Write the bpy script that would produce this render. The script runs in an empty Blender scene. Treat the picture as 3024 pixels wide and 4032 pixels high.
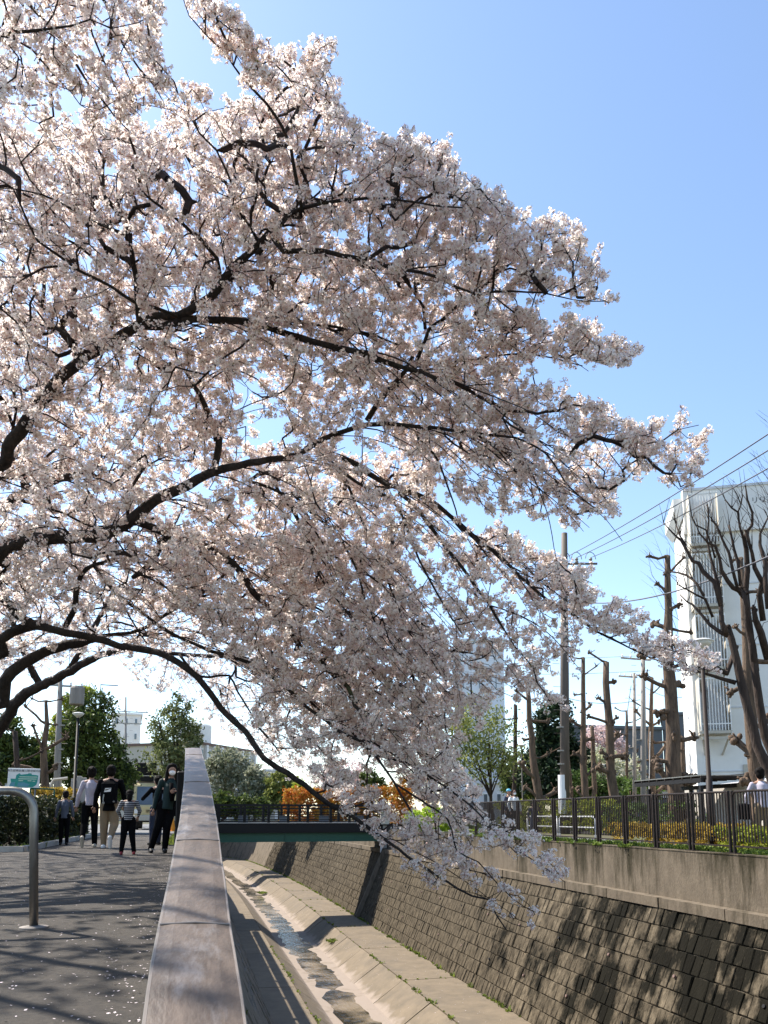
import bpy, bmesh, math, random
import numpy as np
from mathutils import Vector, Matrix, Euler
rnd = random.Random(7)
R = np.random.default_rng(11)
scene = bpy.context.scene
COL = scene.collection
# ------------------------------------------------------------------ camera, sky, sun, exposure
F = 3030.0; CXP = 1512.0; CYP = 2795.0   # focal length and optical centre in full-size pixels
PITCH = math.atan2(3210 - CYP, F); YAW = math.atan2(757, F / math.cos(PITCH)); EYE = 0.70
cam_data = bpy.data.cameras.new("camera"); cam = bpy.data.objects.new("camera", cam_data); COL.objects.link(cam)
cam_data.sensor_fit = 'VERTICAL'; cam_data.sensor_height = 24.0; cam_data.lens = 24.0 * F / 4032
cam_data.shift_y = (CYP - 2016.0) / 4032.0
cam_data.clip_start = 0.05; cam_data.clip_end = 1500
cam.location = (0, 0, EYE)
cam.rotation_euler = Euler((math.pi / 2 + PITCH, 0, -YAW), 'XYZ')
scene.camera = cam
SUN_TO = Vector((-0.55, 0.60, 1.0)).normalized()
sun_elev = math.asin(SUN_TO.z); sun_az = math.atan2(SUN_TO.x, SUN_TO.y)
world = bpy.data.worlds.new("World"); scene.world = world; world.use_nodes = True
wn = world.node_tree; wn.nodes.clear()
sky = wn.nodes.new('ShaderNodeTexSky'); sky.sky_type = 'NISHITA'; sky.sun_disc = False
sky.sun_elevation = sun_elev; sky.sun_rotation = sun_az % (2 * math.pi)
sky.air_density = 1.0; sky.dust_density = 0.4; sky.ozone_density = 1.4; sky.altitude = 50
bg = wn.nodes.new('ShaderNodeBackground'); bg.inputs['Strength'].default_value = 0.138
wo = wn.nodes.new('ShaderNodeOutputWorld')
wn.links.new(sky.outputs[0], bg.inputs[0]); wn.links.new(bg.outputs[0], wo.inputs[0])
sl = bpy.data.lights.new("sun", 'SUN'); sun = bpy.data.objects.new("sun", sl); COL.objects.link(sun)
sl.energy = 5.0; sl.angle = math.radians(0.5); sl.color = (1.0, 0.93, 0.84)
sun.rotation_euler = (-SUN_TO).to_track_quat('-Z', 'Y').to_euler()
scene.cycles.max_bounces = 16; scene.cycles.diffuse_bounces = 8; scene.cycles.transmission_bounces = 8; scene.cycles.glossy_bounces = 3
scene.view_settings.view_transform = 'Standard'; scene.view_settings.look = 'None'
scene.view_settings.exposure = 1.12; scene.view_settings.gamma = 1.0
scene.view_settings.use_curve_mapping = False
# ------------------------------------------------------------------ places read off the photograph, as points in the world
FW = np.array([math.sin(YAW) * math.cos(PITCH), math.cos(YAW) * math.cos(PITCH), math.sin(PITCH)])
RT = np.array([math.cos(YAW), -math.sin(YAW), 0.0]); UP = np.cross(RT, FW); C0 = np.array([0, 0, EYE])
def ray(x, y): return FW + RT * (x - CXP) / F - UP * (y - CYP) / F
def rayd(x, y, D):
    d = ray(x, y); return C0 + d / np.linalg.norm(d) * D
def hp(x, y, dh):
    d = ray(x, y); return C0 + d * dh / math.hypot(d[0], d[1])
def gz(x, y, z=0.0):
    d = ray(x, y); return C0 + d * (z - EYE) / d[2]
def aty(x, y, Y):
    d = ray(x, y); return C0 + d * Y / d[1]
def dh_for_z(x, y, z):
    d = ray(x, y); t = (z - EYE) / d[2]; return math.hypot(d[0] * t, d[1] * t)
def on_ground(x, dh):
    p = hp(x, 3215, dh); return np.array([p[0], p[1], 0.0])
# ------------------------------------------------------------------ helpers: objects
def tag(o, label=None, cat=None, group=None, kind=None):
    if label: o['label'] = label
    if cat: o['category'] = cat
    if group: o['group'] = group
    if kind: o['kind'] = kind
    return o
def empty(name, loc=(0, 0, 0), label=None, cat=None, group=None, rz=0.0):
    o = bpy.data.objects.new(name, None); COL.objects.link(o)
    o.location = loc; o.rotation_euler = (0, 0, rz); o.empty_display_size = 0.2
    return tag(o, label, cat, group)
def link_mesh(name, me, mat, parent=None, loc=(0, 0, 0), smooth=False):
    if mat is not None and not me.materials:
        for m in (mat if isinstance(mat, (list, tuple)) else [mat]): me.materials.append(m)
    if smooth: me.polygons.foreach_set('use_smooth', [True] * len(me.polygons))
    o = bpy.data.objects.new(name, me); COL.objects.link(o)
    o.location = loc
    if parent is not None: o.parent = parent
    return o
class MB:
    def __init__(s): s.v = []; s.f = []; s.m = []; s.mi = 0
    def add(s, vs, fs):
        b = len(s.v); s.v.extend([tuple(float(c) for c in q) for q in vs]); s.f.extend([tuple(i + b for i in f) for f in fs]); s.m.extend([s.mi] * len(fs)); return s
    def box(s, c, size, rz=0.0, rx=0.0, ry=0.0, taper=1.0):
        M = Matrix.Rotation(rz, 3, 'Z') @ Matrix.Rotation(ry, 3, 'Y') @ Matrix.Rotation(rx, 3, 'X')
        vs = []
        for z in (-.5, .5):
            k = taper if z > 0 else 1.0
            for (x, y) in ((-.5, -.5), (.5, -.5), (.5, .5), (-.5, .5)):
                p = M @ Vector((x * size[0] * k, y * size[1] * k, z * size[2])); vs.append((p.x + c[0], p.y + c[1], p.z + c[2]))
        return s.add(vs, [(3, 2, 1, 0), (4, 5, 6, 7), (0, 1, 5, 4), (1, 2, 6, 5), (2, 3, 7, 6), (3, 0, 4, 7)])
    def bbox(s, c, size, b=0.01, rz=0.0):   # box with chamfered vertical and top edges
        x, y, z = size[0] / 2, size[1] / 2, size[2]
        M = Matrix.Rotation(rz, 3, 'Z'); rings = []
        def ring(hx, hy, zz, k): return [(hx, hy - k, zz), (hx - k, hy, zz), (-hx + k, hy, zz), (-hx, hy - k, zz), (-hx, -hy + k, zz), (-hx + k, -hy, zz), (hx - k, -hy, zz), (hx, -hy + k, zz)]
        vs = ring(x, y, -z / 2, b) + ring(x, y, z / 2 - b, b) + ring(x - b, y - b, z / 2, b * .5)
        out = []
        for p in vs:
            q = M @ Vector(p); out.append((q.x + c[0], q.y + c[1], q.z + c[2]))
        fs = [tuple(range(16, 24)), tuple(reversed(range(8)))]
        for k in (0, 8):
            for i in range(8):
                j = (i + 1) % 8; fs.append((k + i, k + j, k + 8 + j, k + 8 + i))
        return s.add(out, fs)
    def tube(s, pts, rad, n=8, cap=True, flat=1.0, bump=0.0):
        pts = [Vector([float(c) for c in p]) for p in pts]
        if not isinstance(rad, (list, tuple, np.ndarray)): rad = [rad] * len(pts)
        u = None; rings = []
        for i, p in enumerate(pts):
            t = (pts[min(i + 1, len(pts) - 1)] - pts[max(i - 1, 0)])
            if t.length < 1e-9: t = Vector((0, 0, 1))
            t.normalize()
            if u is None:
                u = t.cross(Vector((0, 0, 1)) if abs(t.z) < .9 else Vector((1, 0, 0)))
            else:
                u = u - t * u.dot(t)
            if u.length < 1e-6: u = t.orthogonal()
            u.normalize(); w = t.cross(u)
            r = float(rad[i])
            for k in range(n):
                a = 2 * math.pi * k / n
                rr = r * (1 + (rnd.uniform(-bump, bump) if bump else 0))
                q = p + u * (math.cos(a) * rr) + w * (math.sin(a) * rr * flat); rings.append((q.x, q.y, q.z))
        fs = []
        for i in range(len(pts) - 1):
            for k in range(n):
                a = i * n + k; b = i * n + (k + 1) % n; fs.append((a, b, b + n, a + n))
        if cap:
            fs.append(tuple(reversed(range(n)))); fs.append(tuple(range((len(pts) - 1) * n, len(pts) * n)))
        return s.add(rings, fs)
    def lathe(s, c, prof, n=16):
        vs = [(c[0] + r * math.cos(2 * math.pi * k / n), c[1] + r * math.sin(2 * math.pi * k / n), c[2] + z) for (r, z) in prof for k in range(n)]
        fs = []
        for i in range(len(prof) - 1):
            for k in range(n):
                a = i * n + k; b = i * n + (k + 1) % n; fs.append((a, b, b + n, a + n))
        fs.append(tuple(reversed(range(n)))); fs.append(tuple(range((len(prof) - 1) * n, len(prof) * n)))
        return s.add(vs, fs)
    def ell(s, c, r, n=12, m=8, M=None):
        vs = []; 
        for i in range(m + 1):
            th = math.pi * i / m
            for k in range(n):
                a = 2 * math.pi * k / n
                q = Vector((r[0] * math.sin(th) * math.cos(a), r[1] * math.sin(th) * math.sin(a), r[2] * math.cos(th)))
                if M is not None: q = M @ q
                vs.append((c[0] + q.x, c[1] + q.y, c[2] + q.z))
        fs = [(i * n + k, (i + 1) * n + k, (i + 1) * n + (k + 1) % n, i * n + (k + 1) % n) for i in range(m) for k in range(n)]
        return s.add(vs, fs)
    def prism(s, poly, o, ax, ay, az, depth):   # poly in (u,v); o origin; extruded along az
        o = Vector(o); ax = Vector(ax); ay = Vector(ay); az = Vector(az); n = len(poly)
        vs = [o + ax * u + ay * v for (u, v) in poly] + [o + ax * u + ay * v + az * depth for (u, v) in poly]
        fs = [tuple(reversed(range(n))), tuple(range(n, 2 * n))] + [(i, (i + 1) % n, n + (i + 1) % n, n + i) for i in range(n)]
        return s.add([tuple(v) for v in vs], fs)
    def mesh(s, name):
        me = bpy.data.meshes.new(name); me.from_pydata(s.v, [], s.f); me.validate(); return me
    def build(s, name, mat, parent=None, loc=(0, 0, 0), smooth=False, label=None, kind=None):
        me = s.mesh(name)
        o = link_mesh(name, me, mat, parent, loc, smooth)
        if isinstance(mat, (list, tuple)) and len(me.polygons) == len(s.m): me.polygons.foreach_set('material_index', s.m)
        return tag(o, label, None, None, kind)
def np_mesh(name, V, Fq, mat, parent=None, kind=None, smooth=False, loc=(0, 0, 0)):
    V = np.asarray(V, dtype=np.float32).reshape(-1, 3); Fq = np.asarray(Fq, dtype=np.int32)
    k = Fq.shape[1]; me = bpy.data.meshes.new(name)
    me.vertices.add(len(V)); me.vertices.foreach_set('co', V.ravel())
    me.loops.add(Fq.size); me.loops.foreach_set('vertex_index', Fq.ravel())
    me.polygons.add(len(Fq)); me.polygons.foreach_set('loop_start', np.arange(0, Fq.size, k, dtype=np.int32))
    try: me.polygons.foreach_set('loop_total', np.full(len(Fq), k, dtype=np.int32))
    except Exception: pass
    me.update(calc_edges=True)
    o = link_mesh(name, me, mat, parent, loc, smooth)
    if kind: o['kind'] = kind
    return o
def copy_part(o, parent, loc=None, name=None):
    c = o.copy(); COL.objects.link(c); c.parent = parent
    if loc is not None: c.location = loc
    return c
def text_object(name, curve, mt):
    t = bpy.data.objects.new(name, curve); COL.objects.link(t); dg = bpy.context.evaluated_depsgraph_get(); dg.update()
    me = bpy.data.meshes.new_from_object(t.evaluated_get(dg)); bpy.data.objects.remove(t); me.materials.clear(); me.materials.append(mt); me.name = name
    o = bpy.data.objects.new(name, me); COL.objects.link(o); return o
# ------------------------------------------------------------------ helpers: materials
def newmat(name):
    m = bpy.data.materials.new(name); m.use_nodes = True; nt = m.node_tree; nt.nodes.clear()
    out = nt.nodes.new('ShaderNodeOutputMaterial'); b = nt.nodes.new('ShaderNodeBsdfPrincipled')
    nt.links.new(b.outputs[0], out.inputs[0]); return m, nt, b, out
def mat(name, c1, c2=None, scale=6.0, rough=0.8, metal=0.0, bump=0.0, bscale=None, stretch=(1, 1, 1), rand=0.0, spec=0.3, detail=4.0, c3=None, scale3=1.0, t3=(0.45, 0.62), stretch3=(1, 1, 1), world_co=False):
    m, nt, b, out = newmat(name); N = nt.nodes; L = nt.links
    b.inputs['Roughness'].default_value = rough; b.inputs['Metallic'].default_value = metal
    b.inputs['Specular IOR Level'].default_value = spec
    if c2 is None: c2 = tuple(x * 0.75 for x in c1)
    if world_co:
        g = N.new('ShaderNodeNewGeometry'); co = g.outputs['Position']
    else:
        g = N.new('ShaderNodeTexCoord'); co = g.outputs['Object']
    mp = N.new('ShaderNodeMapping'); mp.inputs['Scale'].default_value = stretch; L.new(co, mp.inputs[0])
    no = N.new('ShaderNodeTexNoise'); no.inputs['Scale'].default_value = scale; no.inputs['Detail'].default_value = detail; no.inputs['Roughness'].default_value = 0.68
    L.new(mp.outputs[0], no.inputs['Vector'])
    rp = N.new('ShaderNodeValToRGB'); rp.color_ramp.elements[0].position = 0.32; rp.color_ramp.elements[1].position = 0.68
    rp.color_ramp.elements[0].color = (*c2, 1); rp.color_ramp.elements[1].color = (*c1, 1)
    L.new(no.outputs[0], rp.inputs[0]); cur = rp.outputs[0]
    if c3 is not None:
        mp3 = N.new('ShaderNodeMapping'); mp3.inputs['Scale'].default_value = stretch3; L.new(co, mp3.inputs[0])
        n3 = N.new('ShaderNodeTexNoise'); n3.inputs['Scale'].default_value = scale3; n3.inputs['Detail'].default_value = 6; n3.inputs['Roughness'].default_value = 0.7
        L.new(mp3.outputs[0], n3.inputs['Vector'])
        r3 = N.new('ShaderNodeMapRange'); r3.inputs[1].default_value = t3[0]; r3.inputs[2].default_value = t3[1]
        L.new(n3.outputs[0], r3.inputs[0])
        mx = N.new('ShaderNodeMix'); mx.data_type = 'RGBA'; L.new(r3.outputs[0], mx.inputs[0]); L.new(cur, mx.inputs[6]); mx.inputs[7].default_value = (*c3, 1); cur = mx.outputs[2]
    if rand > 0:
        oi = N.new('ShaderNodeObjectInfo'); mr = N.new('ShaderNodeMapRange'); mr.inputs[3].default_value = 1 - rand; mr.inputs[4].default_value = 1 + rand
        L.new(oi.outputs['Random'], mr.inputs[0])
        hs = N.new('ShaderNodeHueSaturation'); L.new(mr.outputs[0], hs.inputs['Value']); L.new(cur, hs.inputs['Color']); cur = hs.outputs[0]
    L.new(cur, b.inputs['Base Color'])
    if bump > 0:
        nb = N.new('ShaderNodeTexNoise'); nb.inputs['Scale'].default_value = bscale or scale * 4; nb.inputs['Detail'].default_value = 5
        L.new(mp.outputs[0], nb.inputs['Vector'])
        bp = N.new('ShaderNodeBump'); bp.inputs['Strength'].default_value = bump; bp.inputs['Distance'].default_value = 0.03
        L.new(nb.outputs[0], bp.inputs['Height']); L.new(bp.outputs[0], b.inputs['Normal'])
    return m
def leafmat(name, c1, c2, trans=0.35, scale=1.5, rough=0.6, rand=0.0):
    m, nt, b, out = newmat(name); N = nt.nodes; L = nt.links
    b.inputs['Roughness'].default_value = rough; b.inputs['Specular IOR Level'].default_value = 0.2
    g = N.new('ShaderNodeNewGeometry'); no = N.new('ShaderNodeTexNoise'); no.inputs['Scale'].default_value = scale; no.inputs['Detail'].default_value = 4
    L.new(g.outputs['Position'], no.inputs['Vector'])
    ad = N.new('ShaderNodeMath'); ad.operation = 'ADD'
    mr = N.new('ShaderNodeMapRange'); mr.inputs[1].default_value = 0; mr.inputs[2].default_value = 1; mr.inputs[3].default_value = -0.28; mr.inputs[4].default_value = 0.28
    L.new(g.outputs['Random Per Island'], mr.inputs[0]); L.new(no.outputs[0], ad.inputs[0]); L.new(mr.outputs[0], ad.inputs[1])
    rp = N.new('ShaderNodeValToRGB'); rp.color_ramp.elements[0].position = 0.3; rp.color_ramp.elements[1].position = 0.7
    rp.color_ramp.elements[0].color = (*c2, 1); rp.color_ramp.elements[1].color = (*c1, 1)
    L.new(ad.outputs[0], rp.inputs[0]); L.new(rp.outputs[0], b.inputs['Base Color'])
    tr = N.new('ShaderNodeBsdfTranslucent'); L.new(rp.outputs[0], tr.inputs[0])
    mx = N.new('ShaderNodeMixShader'); mx.inputs[0].default_value = trans
    L.new(b.outputs[0], mx.inputs[1]); L.new(tr.outputs[0], mx.inputs[2]); L.new(mx.outputs[0], out.inputs[0])
    return m
def flat(name, c, rough=0.6, metal=0.0, spec=0.4, var=0.12):
    return mat(name, c, tuple(x * (1 - var) for x in c), 9.0, rough, metal, 0.0, spec=spec)
M = {}
M['asphalt'] = mat('asphalt', (0.095, 0.082, 0.066), (0.048, 0.043, 0.037), 30, 0.9, bump=0.7, bscale=220, c3=(0.045, 0.041, 0.037), scale3=0.8, t3=(0.4, 0.75), detail=8)
M['road'] = mat('road_grey', (0.17, 0.17, 0.165), (0.12, 0.12, 0.12), 12, 0.9, bump=0.3, bscale=120)
M['soil'] = mat('soil', (0.10, 0.075, 0.05), (0.05, 0.04, 0.025), 3, 0.95, bump=0.5, c3=(0.07, 0.09, 0.03), scale3=0.6)
M['bench'] = mat('channel_concrete', (0.175, 0.136, 0.090), (0.12, 0.095, 0.063), 2.2, 0.85, bump=0.25, bscale=40, c3=(0.10, 0.082, 0.06), scale3=0.45, t3=(0.5, 0.72), detail=7, world_co=True)
M['bench_pale'] = mat('scale_stained_concrete', (0.56, 0.47, 0.39), (0.40, 0.33, 0.26), 3.5, 0.85, bump=0.2, detail=8, world_co=True)
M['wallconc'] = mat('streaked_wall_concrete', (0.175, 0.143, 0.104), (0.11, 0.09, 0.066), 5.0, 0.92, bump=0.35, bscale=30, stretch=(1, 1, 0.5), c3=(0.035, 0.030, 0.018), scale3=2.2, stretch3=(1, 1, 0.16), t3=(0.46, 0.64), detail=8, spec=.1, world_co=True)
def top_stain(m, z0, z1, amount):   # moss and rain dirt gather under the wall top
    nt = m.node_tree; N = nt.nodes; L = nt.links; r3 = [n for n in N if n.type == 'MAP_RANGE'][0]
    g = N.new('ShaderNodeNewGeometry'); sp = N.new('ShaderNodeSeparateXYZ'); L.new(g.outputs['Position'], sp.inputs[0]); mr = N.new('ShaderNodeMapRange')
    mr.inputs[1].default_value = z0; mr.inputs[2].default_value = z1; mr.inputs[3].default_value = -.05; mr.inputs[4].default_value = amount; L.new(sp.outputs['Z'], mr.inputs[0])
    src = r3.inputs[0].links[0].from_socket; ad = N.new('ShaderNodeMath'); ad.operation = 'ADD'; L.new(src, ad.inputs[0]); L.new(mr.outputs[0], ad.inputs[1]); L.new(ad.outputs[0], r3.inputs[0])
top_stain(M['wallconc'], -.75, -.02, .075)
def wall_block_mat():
    m = mat('stained_shadowed_wall_block', (0.150, 0.122, 0.083), (0.038, 0.031, 0.021), 7.0, 0.95, bump=0.6, bscale=26, stretch=(1, 1, 0.35), c3=(0.010, 0.009, 0.006), scale3=1.05, stretch3=(1, 0.9, 0.42), t3=(0.50, 0.61), spec=0.08, detail=9, rand=0.24, world_co=True)
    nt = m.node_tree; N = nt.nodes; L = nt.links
    # black growth with tree shadow painted into it, heaviest on the near stretch, thinning upstream
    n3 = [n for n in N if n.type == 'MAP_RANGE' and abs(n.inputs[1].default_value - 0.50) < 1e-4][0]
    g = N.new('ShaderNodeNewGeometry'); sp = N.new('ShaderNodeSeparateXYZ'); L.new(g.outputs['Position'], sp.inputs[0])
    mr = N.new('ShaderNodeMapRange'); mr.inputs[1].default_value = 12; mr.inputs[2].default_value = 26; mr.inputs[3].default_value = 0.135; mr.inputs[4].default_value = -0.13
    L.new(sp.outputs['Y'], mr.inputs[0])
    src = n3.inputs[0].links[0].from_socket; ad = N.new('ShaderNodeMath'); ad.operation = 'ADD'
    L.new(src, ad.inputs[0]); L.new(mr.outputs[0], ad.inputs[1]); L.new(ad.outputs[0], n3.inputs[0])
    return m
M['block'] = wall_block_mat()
M['mortar'] = mat('wall_mortar', (0.115, 0.094, 0.065), (0.05, 0.041, 0.028), 4, 0.95, bump=0.4, world_co=True)
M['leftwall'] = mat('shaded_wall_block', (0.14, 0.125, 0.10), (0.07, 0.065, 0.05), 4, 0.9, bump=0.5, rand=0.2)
M['cap'] = mat('weathered_rail_capping', (0.135, 0.105, 0.083), (0.058, 0.046, 0.038), 9.0, 0.42, bump=0.10, bscale=60, stretch=(1.6, 0.5, 1), c3=(0.19, 0.175, 0.17), scale3=4.0, t3=(0.56, 0.70), stretch3=(1.5, .45, 1), spec=0.35, detail=8)
M['capedge'] = flat('capping_edge', (0.19, 0.165, 0.145), 0.4)
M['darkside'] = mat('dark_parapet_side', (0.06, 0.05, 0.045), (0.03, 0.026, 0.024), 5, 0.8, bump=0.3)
M['brownmetal'] = flat('brown_painted_steel', (0.022, 0.015, 0.012), 0.6, spec=.2)
M['blackmetal'] = flat('black_painted_steel', (0.014, 0.013, 0.013), 0.6, spec=.2)
M['steel'] = mat('dull_stainless_steel', (0.30, 0.285, 0.26), (0.19, 0.175, 0.155), 14, 0.42, metal=0.85, stretch=(1, 1, .3))
M['green'] = flat('green_girder_paint', (0.02, 0.10, 0.065), 0.5)
M['concrete'] = mat('pale_concrete', (0.45, 0.42, 0.37), (0.34, 0.31, 0.27), 5, 0.85, bump=0.2)
M['poleconc'] = mat('pole_concrete', (0.30, 0.27, 0.24), (0.21, 0.19, 0.165), 6, 0.8, bump=0.15, stretch=(1, 1, .15))
M['polebrown'] = mat('brown_pole', (0.13, 0.105, 0.085), (0.085, 0.07, 0.058), 6, 0.7, bump=0.15, stretch=(1, 1, .15))
M['bark'] = mat('cherry_bark', (0.045, 0.036, 0.030), (0.018, 0.014, 0.012), 9, 0.95, bump=1.0, bscale=30, stretch=(1, 1, .6), c3=(0.07, 0.075, 0.03), scale3=1.3, t3=(0.60, 0.74))
M['twig'] = flat('cherry_twig', (0.026, 0.017, 0.014), 0.9)
M['pbark'] = mat('pollard_bark', (0.17, 0.115, 0.075), (0.06, 0.042, 0.03), 6, 0.95, bump=1.0, bscale=22, stretch=(1.6, 1.6, .3))
M['dbark'] = mat('dark_pollard_bark', (0.07, 0.048, 0.036), (0.028, 0.02, 0.016), 6, 0.95, bump=0.9, bscale=22, stretch=(1.6, 1.6, .3))
M['cutwood'] = flat('cut_wood', (0.5, 0.32, 0.18), 0.8)
M['white'] = flat('white_paint', (0.78, 0.78, 0.76), 0.5, var=.06)
M['offwhite'] = mat('off_white_render', (0.80, 0.79, 0.75), (0.73, 0.72, 0.68), 1.2, 0.85, bump=0.06, detail=7)
M['beige'] = flat('beige_paint', (0.50, 0.46, 0.38), 0.6)
M['greyblue'] = flat('pale_grey_render', (0.62, 0.64, 0.66), 0.8, var=.05)
M['darkgrey'] = flat('dark_grey_cladding', (0.10, 0.11, 0.12), 0.7)
M['glass'] = mat('window_glass', (0.10, 0.13, 0.16), (0.06, 0.08, 0.10), 2, 0.12, spec=0.8)
M['roofbrown'] = flat('brown_roof_edge', (0.16, 0.10, 0.08), 0.7)
M['cable'] = flat('cable_rubber', (0.07, 0.07, 0.08), 0.6)
M['orange'] = flat('orange_plastic', (0.85, 0.32, 0.02), 0.45)
M['skin'] = flat('skin', (0.36, 0.21, 0.145), 0.6)
M['hair'] = flat('dark_hair', (0.009, 0.007, 0.006), 0.8, spec=.1)
M['black'] = flat('black_cloth', (0.006, 0.006, 0.007), 0.95, spec=.05)
M['navy'] = flat('dark_blue_cloth', (0.03, 0.04, 0.07), 0.9)
M['teal'] = flat('dark_teal_cloth', (0.004, 0.020, 0.019), 0.8)
M['whitecloth'] = flat('pale_lilac_cloth', (0.42, 0.39, 0.45), 0.9)
M['greycloth'] = flat('blue_grey_cloth', (0.085, 0.10, 0.13), 0.9)
M['khaki'] = flat('khaki_cloth', (0.25, 0.18, 0.11), 0.9)
M['red'] = flat('dark_red_shoe', (0.28, 0.03, 0.035), 0.6)
M['grass'] = leafmat('grass_blades', (0.20, 0.26, 0.05), (0.10, 0.16, 0.03), 0.3, 4)
# ------------------------------------------------------------------ the ground, the canal, its walls
def off(Y):
    d = max(0.0, Y - 42.0); return -0.001 * d * d - 0.0008 * max(0.0, Y - 80.0) ** 3
STA = [-8, -4, 0, 5, 10, 15, 20, 25, 30, 35, 40, 45] + list(range(48, 79, 4)) + list(range(79, 116, 2))
def strip(name, prof, mt, parent=None, sta=STA, kind=None, follow=None):
    vs = []; n = len(prof)
    for Y in sta:
        for i, (x, z) in enumerate(prof):
            o = off(Y) if follow is None or follow[i] else 0.0
            vs.append((x + o, Y, z))
    fs = [(j * n + i, j * n + i + 1, (j + 1) * n + i + 1, (j + 1) * n + i) for j in range(len(sta) - 1) for i in range(n - 1)]
    o = MB().add(vs, fs).build(name, mt, parent)
    if kind: o['kind'] = kind
    return o
strip('ground', [(-400, 0), (-30, 0), (0.2, 0)], M['soil'], kind='structure', follow=(0, 0, 1))
strip('right_bank_ground', [(9.33, 0), (40, 0), (400, 0)], M['soil'], kind='structure', follow=(1, 0, 0))
g = MB(); g.add([(-400, 115, 0), (400, 115, 0), (900, 900, 0), (-900, 900, 0)], [(0, 1, 2, 3)]).build('far_ground', M['soil'])['kind'] = 'structure'
# asphalt path beside the canal, widening near the camera
pth = MB(); pv = [(-30, -6), (-30, 16.2), (-3.15, 16.2), (-3.1, 24), (-3.0, 42), (-3.3, 60), (-0.14, 60), (-0.14, 42), (-0.14, 24), (-0.14, 16.2), (-0.14, -6)]
pth.add([(x, y, 0.004) for x, y in pv], [(0, 1, 2, 9, 10), (2, 3, 8, 9), (3, 4, 7, 8), (4, 5, 6, 7)]).build('path', M['asphalt'])['kind'] = 'structure'
MB().add([(-8, 31, .008), (-.14, 31, .008), (-.14, 64, .008), (-8, 64, .008)], [(0, 1, 2, 3)]).build('road', M['road'])['kind'] = 'structure'
kb = MB()
for i in range(14):
    a, b = (-29 + i * 1.85, -29 + i * 1.85 + 1.83); kb.box(((a + b) / 2, 16.26, 0.05), (b - a, 0.12, 0.12))
for i in range(12):
    y0 = 16.4 + i * 1.1; kb.box((-3.13, y0 + .5, 0.05), (0.12, 1.06, 0.12))
kb.build('path_kerb', M['concrete'])['kind'] = 'structure'
strip('riverside_pavement', [(10.05, 0.004), (12.2, 0.004)], M['road'], kind='structure', sta=[8, 15, 20, 25, 30, 35, 40, 45, 60])
strip('right_road', [(14.6, 0.004), (20.0, 0.004)], M['asphalt'], kind='structure', sta=[-5, 15, 30, 45], follow=(0, 0))

# canal bed
bed = strip('canal_bed', [(1.85, -4.22), (3.05, -4.28), (3.7, -4.84), (4.55, -4.96), (5.4, -4.84), (6.22, -4.28), (7.95, -4.22)], M['mortar'], kind='structure')
def slab(x0, z0, x1, z1, Y0, Y1, mt, th=0.09, name='concrete_slab'):
    ys = [Y0, (Y0 + Y1) / 2, Y1]; vs = []; fs = []
    for Y in ys:
        o = off(Y); vs += [(x0 + o, Y, z0), (x1 + o, Y, z1), (x1 + o, Y, z1 - th), (x0 + o, Y, z0 - th)]
    for j in range(2):
        b = j * 4
        for k in range(4): fs.append((b + k, b + (k + 1) % 4, b + 4 + (k + 1) % 4, b + 4 + k))
    fs += [(3, 2, 1, 0), (8, 9, 10, 11)]
    return MB().add(vs, fs).build(name, mt, bed)
mb_ = M['bench']
nt = mb_.node_tree; N = nt.nodes; L = nt.links   # lime scale left by the water pales the concrete along the stream
g_ = N.new('ShaderNodeNewGeometry'); sp = N.new('ShaderNodeSeparateXYZ'); L.new(g_.outputs['Position'], sp.inputs[0])
nz = N.new('ShaderNodeTexNoise'); nz.inputs['Scale'].default_value = 2.4; nz.inputs['Detail'].default_value = 6; L.new(g_.outputs['Position'], nz.inputs['Vector'])
m1 = N.new('ShaderNodeMath'); m1.operation = 'MULTIPLY_ADD'; m1.inputs[1].default_value = 0.5; L.new(nz.outputs[0], m1.inputs[0]); L.new(sp.outputs['Z'], m1.inputs[2])
mr = N.new('ShaderNodeMapRange'); mr.inputs[1].default_value = -4.34; mr.inputs[2].default_value = -4.48; L.new(m1.outputs[0], mr.inputs[0])
pb = [n for n in N if n.type == 'BSDF_PRINCIPLED'][0]; src = pb.inputs['Base Color'].links[0].from_socket
mx = N.new('ShaderNodeMix'); mx.data_type = 'RGBA'; L.new(mr.outputs[0], mx.inputs[0]); L.new(src, mx.inputs[6]); mx.inputs[7].default_value = (0.24, 0.195, 0.155, 1); L.new(mx.outputs[2], pb.inputs['Base Color'])
Y = 6.0; seg = 0
joints = []
while Y < 100:
    Lg = 5.6 if Y < 60 else 8.0; g = 0.022
    slab(6.24, -4.135, 7.88, -4.13, Y + g, Y + Lg - g, mb_)
    slab(1.9, -4.13, 3.02, -4.16, Y + g, Y + Lg - g, mb_)
    n = 2
    for k in range(n):
        a = Y + Lg * k / n; b = Y + Lg * (k + 1) / n
        slab(5.32, -4.75, 6.20, -4.145 + 0.012 * (k % 2), a + g, b - g, mb_, name='slope_slab')
        slab(3.06, -4.19, 3.80, -4.75, a + g, b - g, mb_, name='slope_slab')
    joints.append(Y); Y += Lg
from mathutils import noise as mnoise
iv = []; rI = random.Random(8); ysI = list(np.arange(4, 62, .25)) + list(range(62, 100, 3)); XI = [3.76, 4.0, 4.25, 4.53, 4.8, 5.1, 5.36]
for Y in ysI:
    for k, x in enumerate(XI): iv.append((x + off(Y), Y, -4.752 - .05 * (1 - abs(x - 4.53) / .8) + (.030 * mnoise.noise(Vector((x * 1.6, Y * 1.1, 3.0))) + .012 * mnoise.noise(Vector((x * 5, Y * 4, 1.0))) if 0 < k < 6 else 0)))
MB().add(iv, [(j * 7 + i, j * 7 + i + 1, j * 7 + i + 8, j * 7 + i + 7) for j in range(len(ysI) - 1) for i in range(6)]).build('invert_slab', M['bench'], bed, smooth=True)
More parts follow.
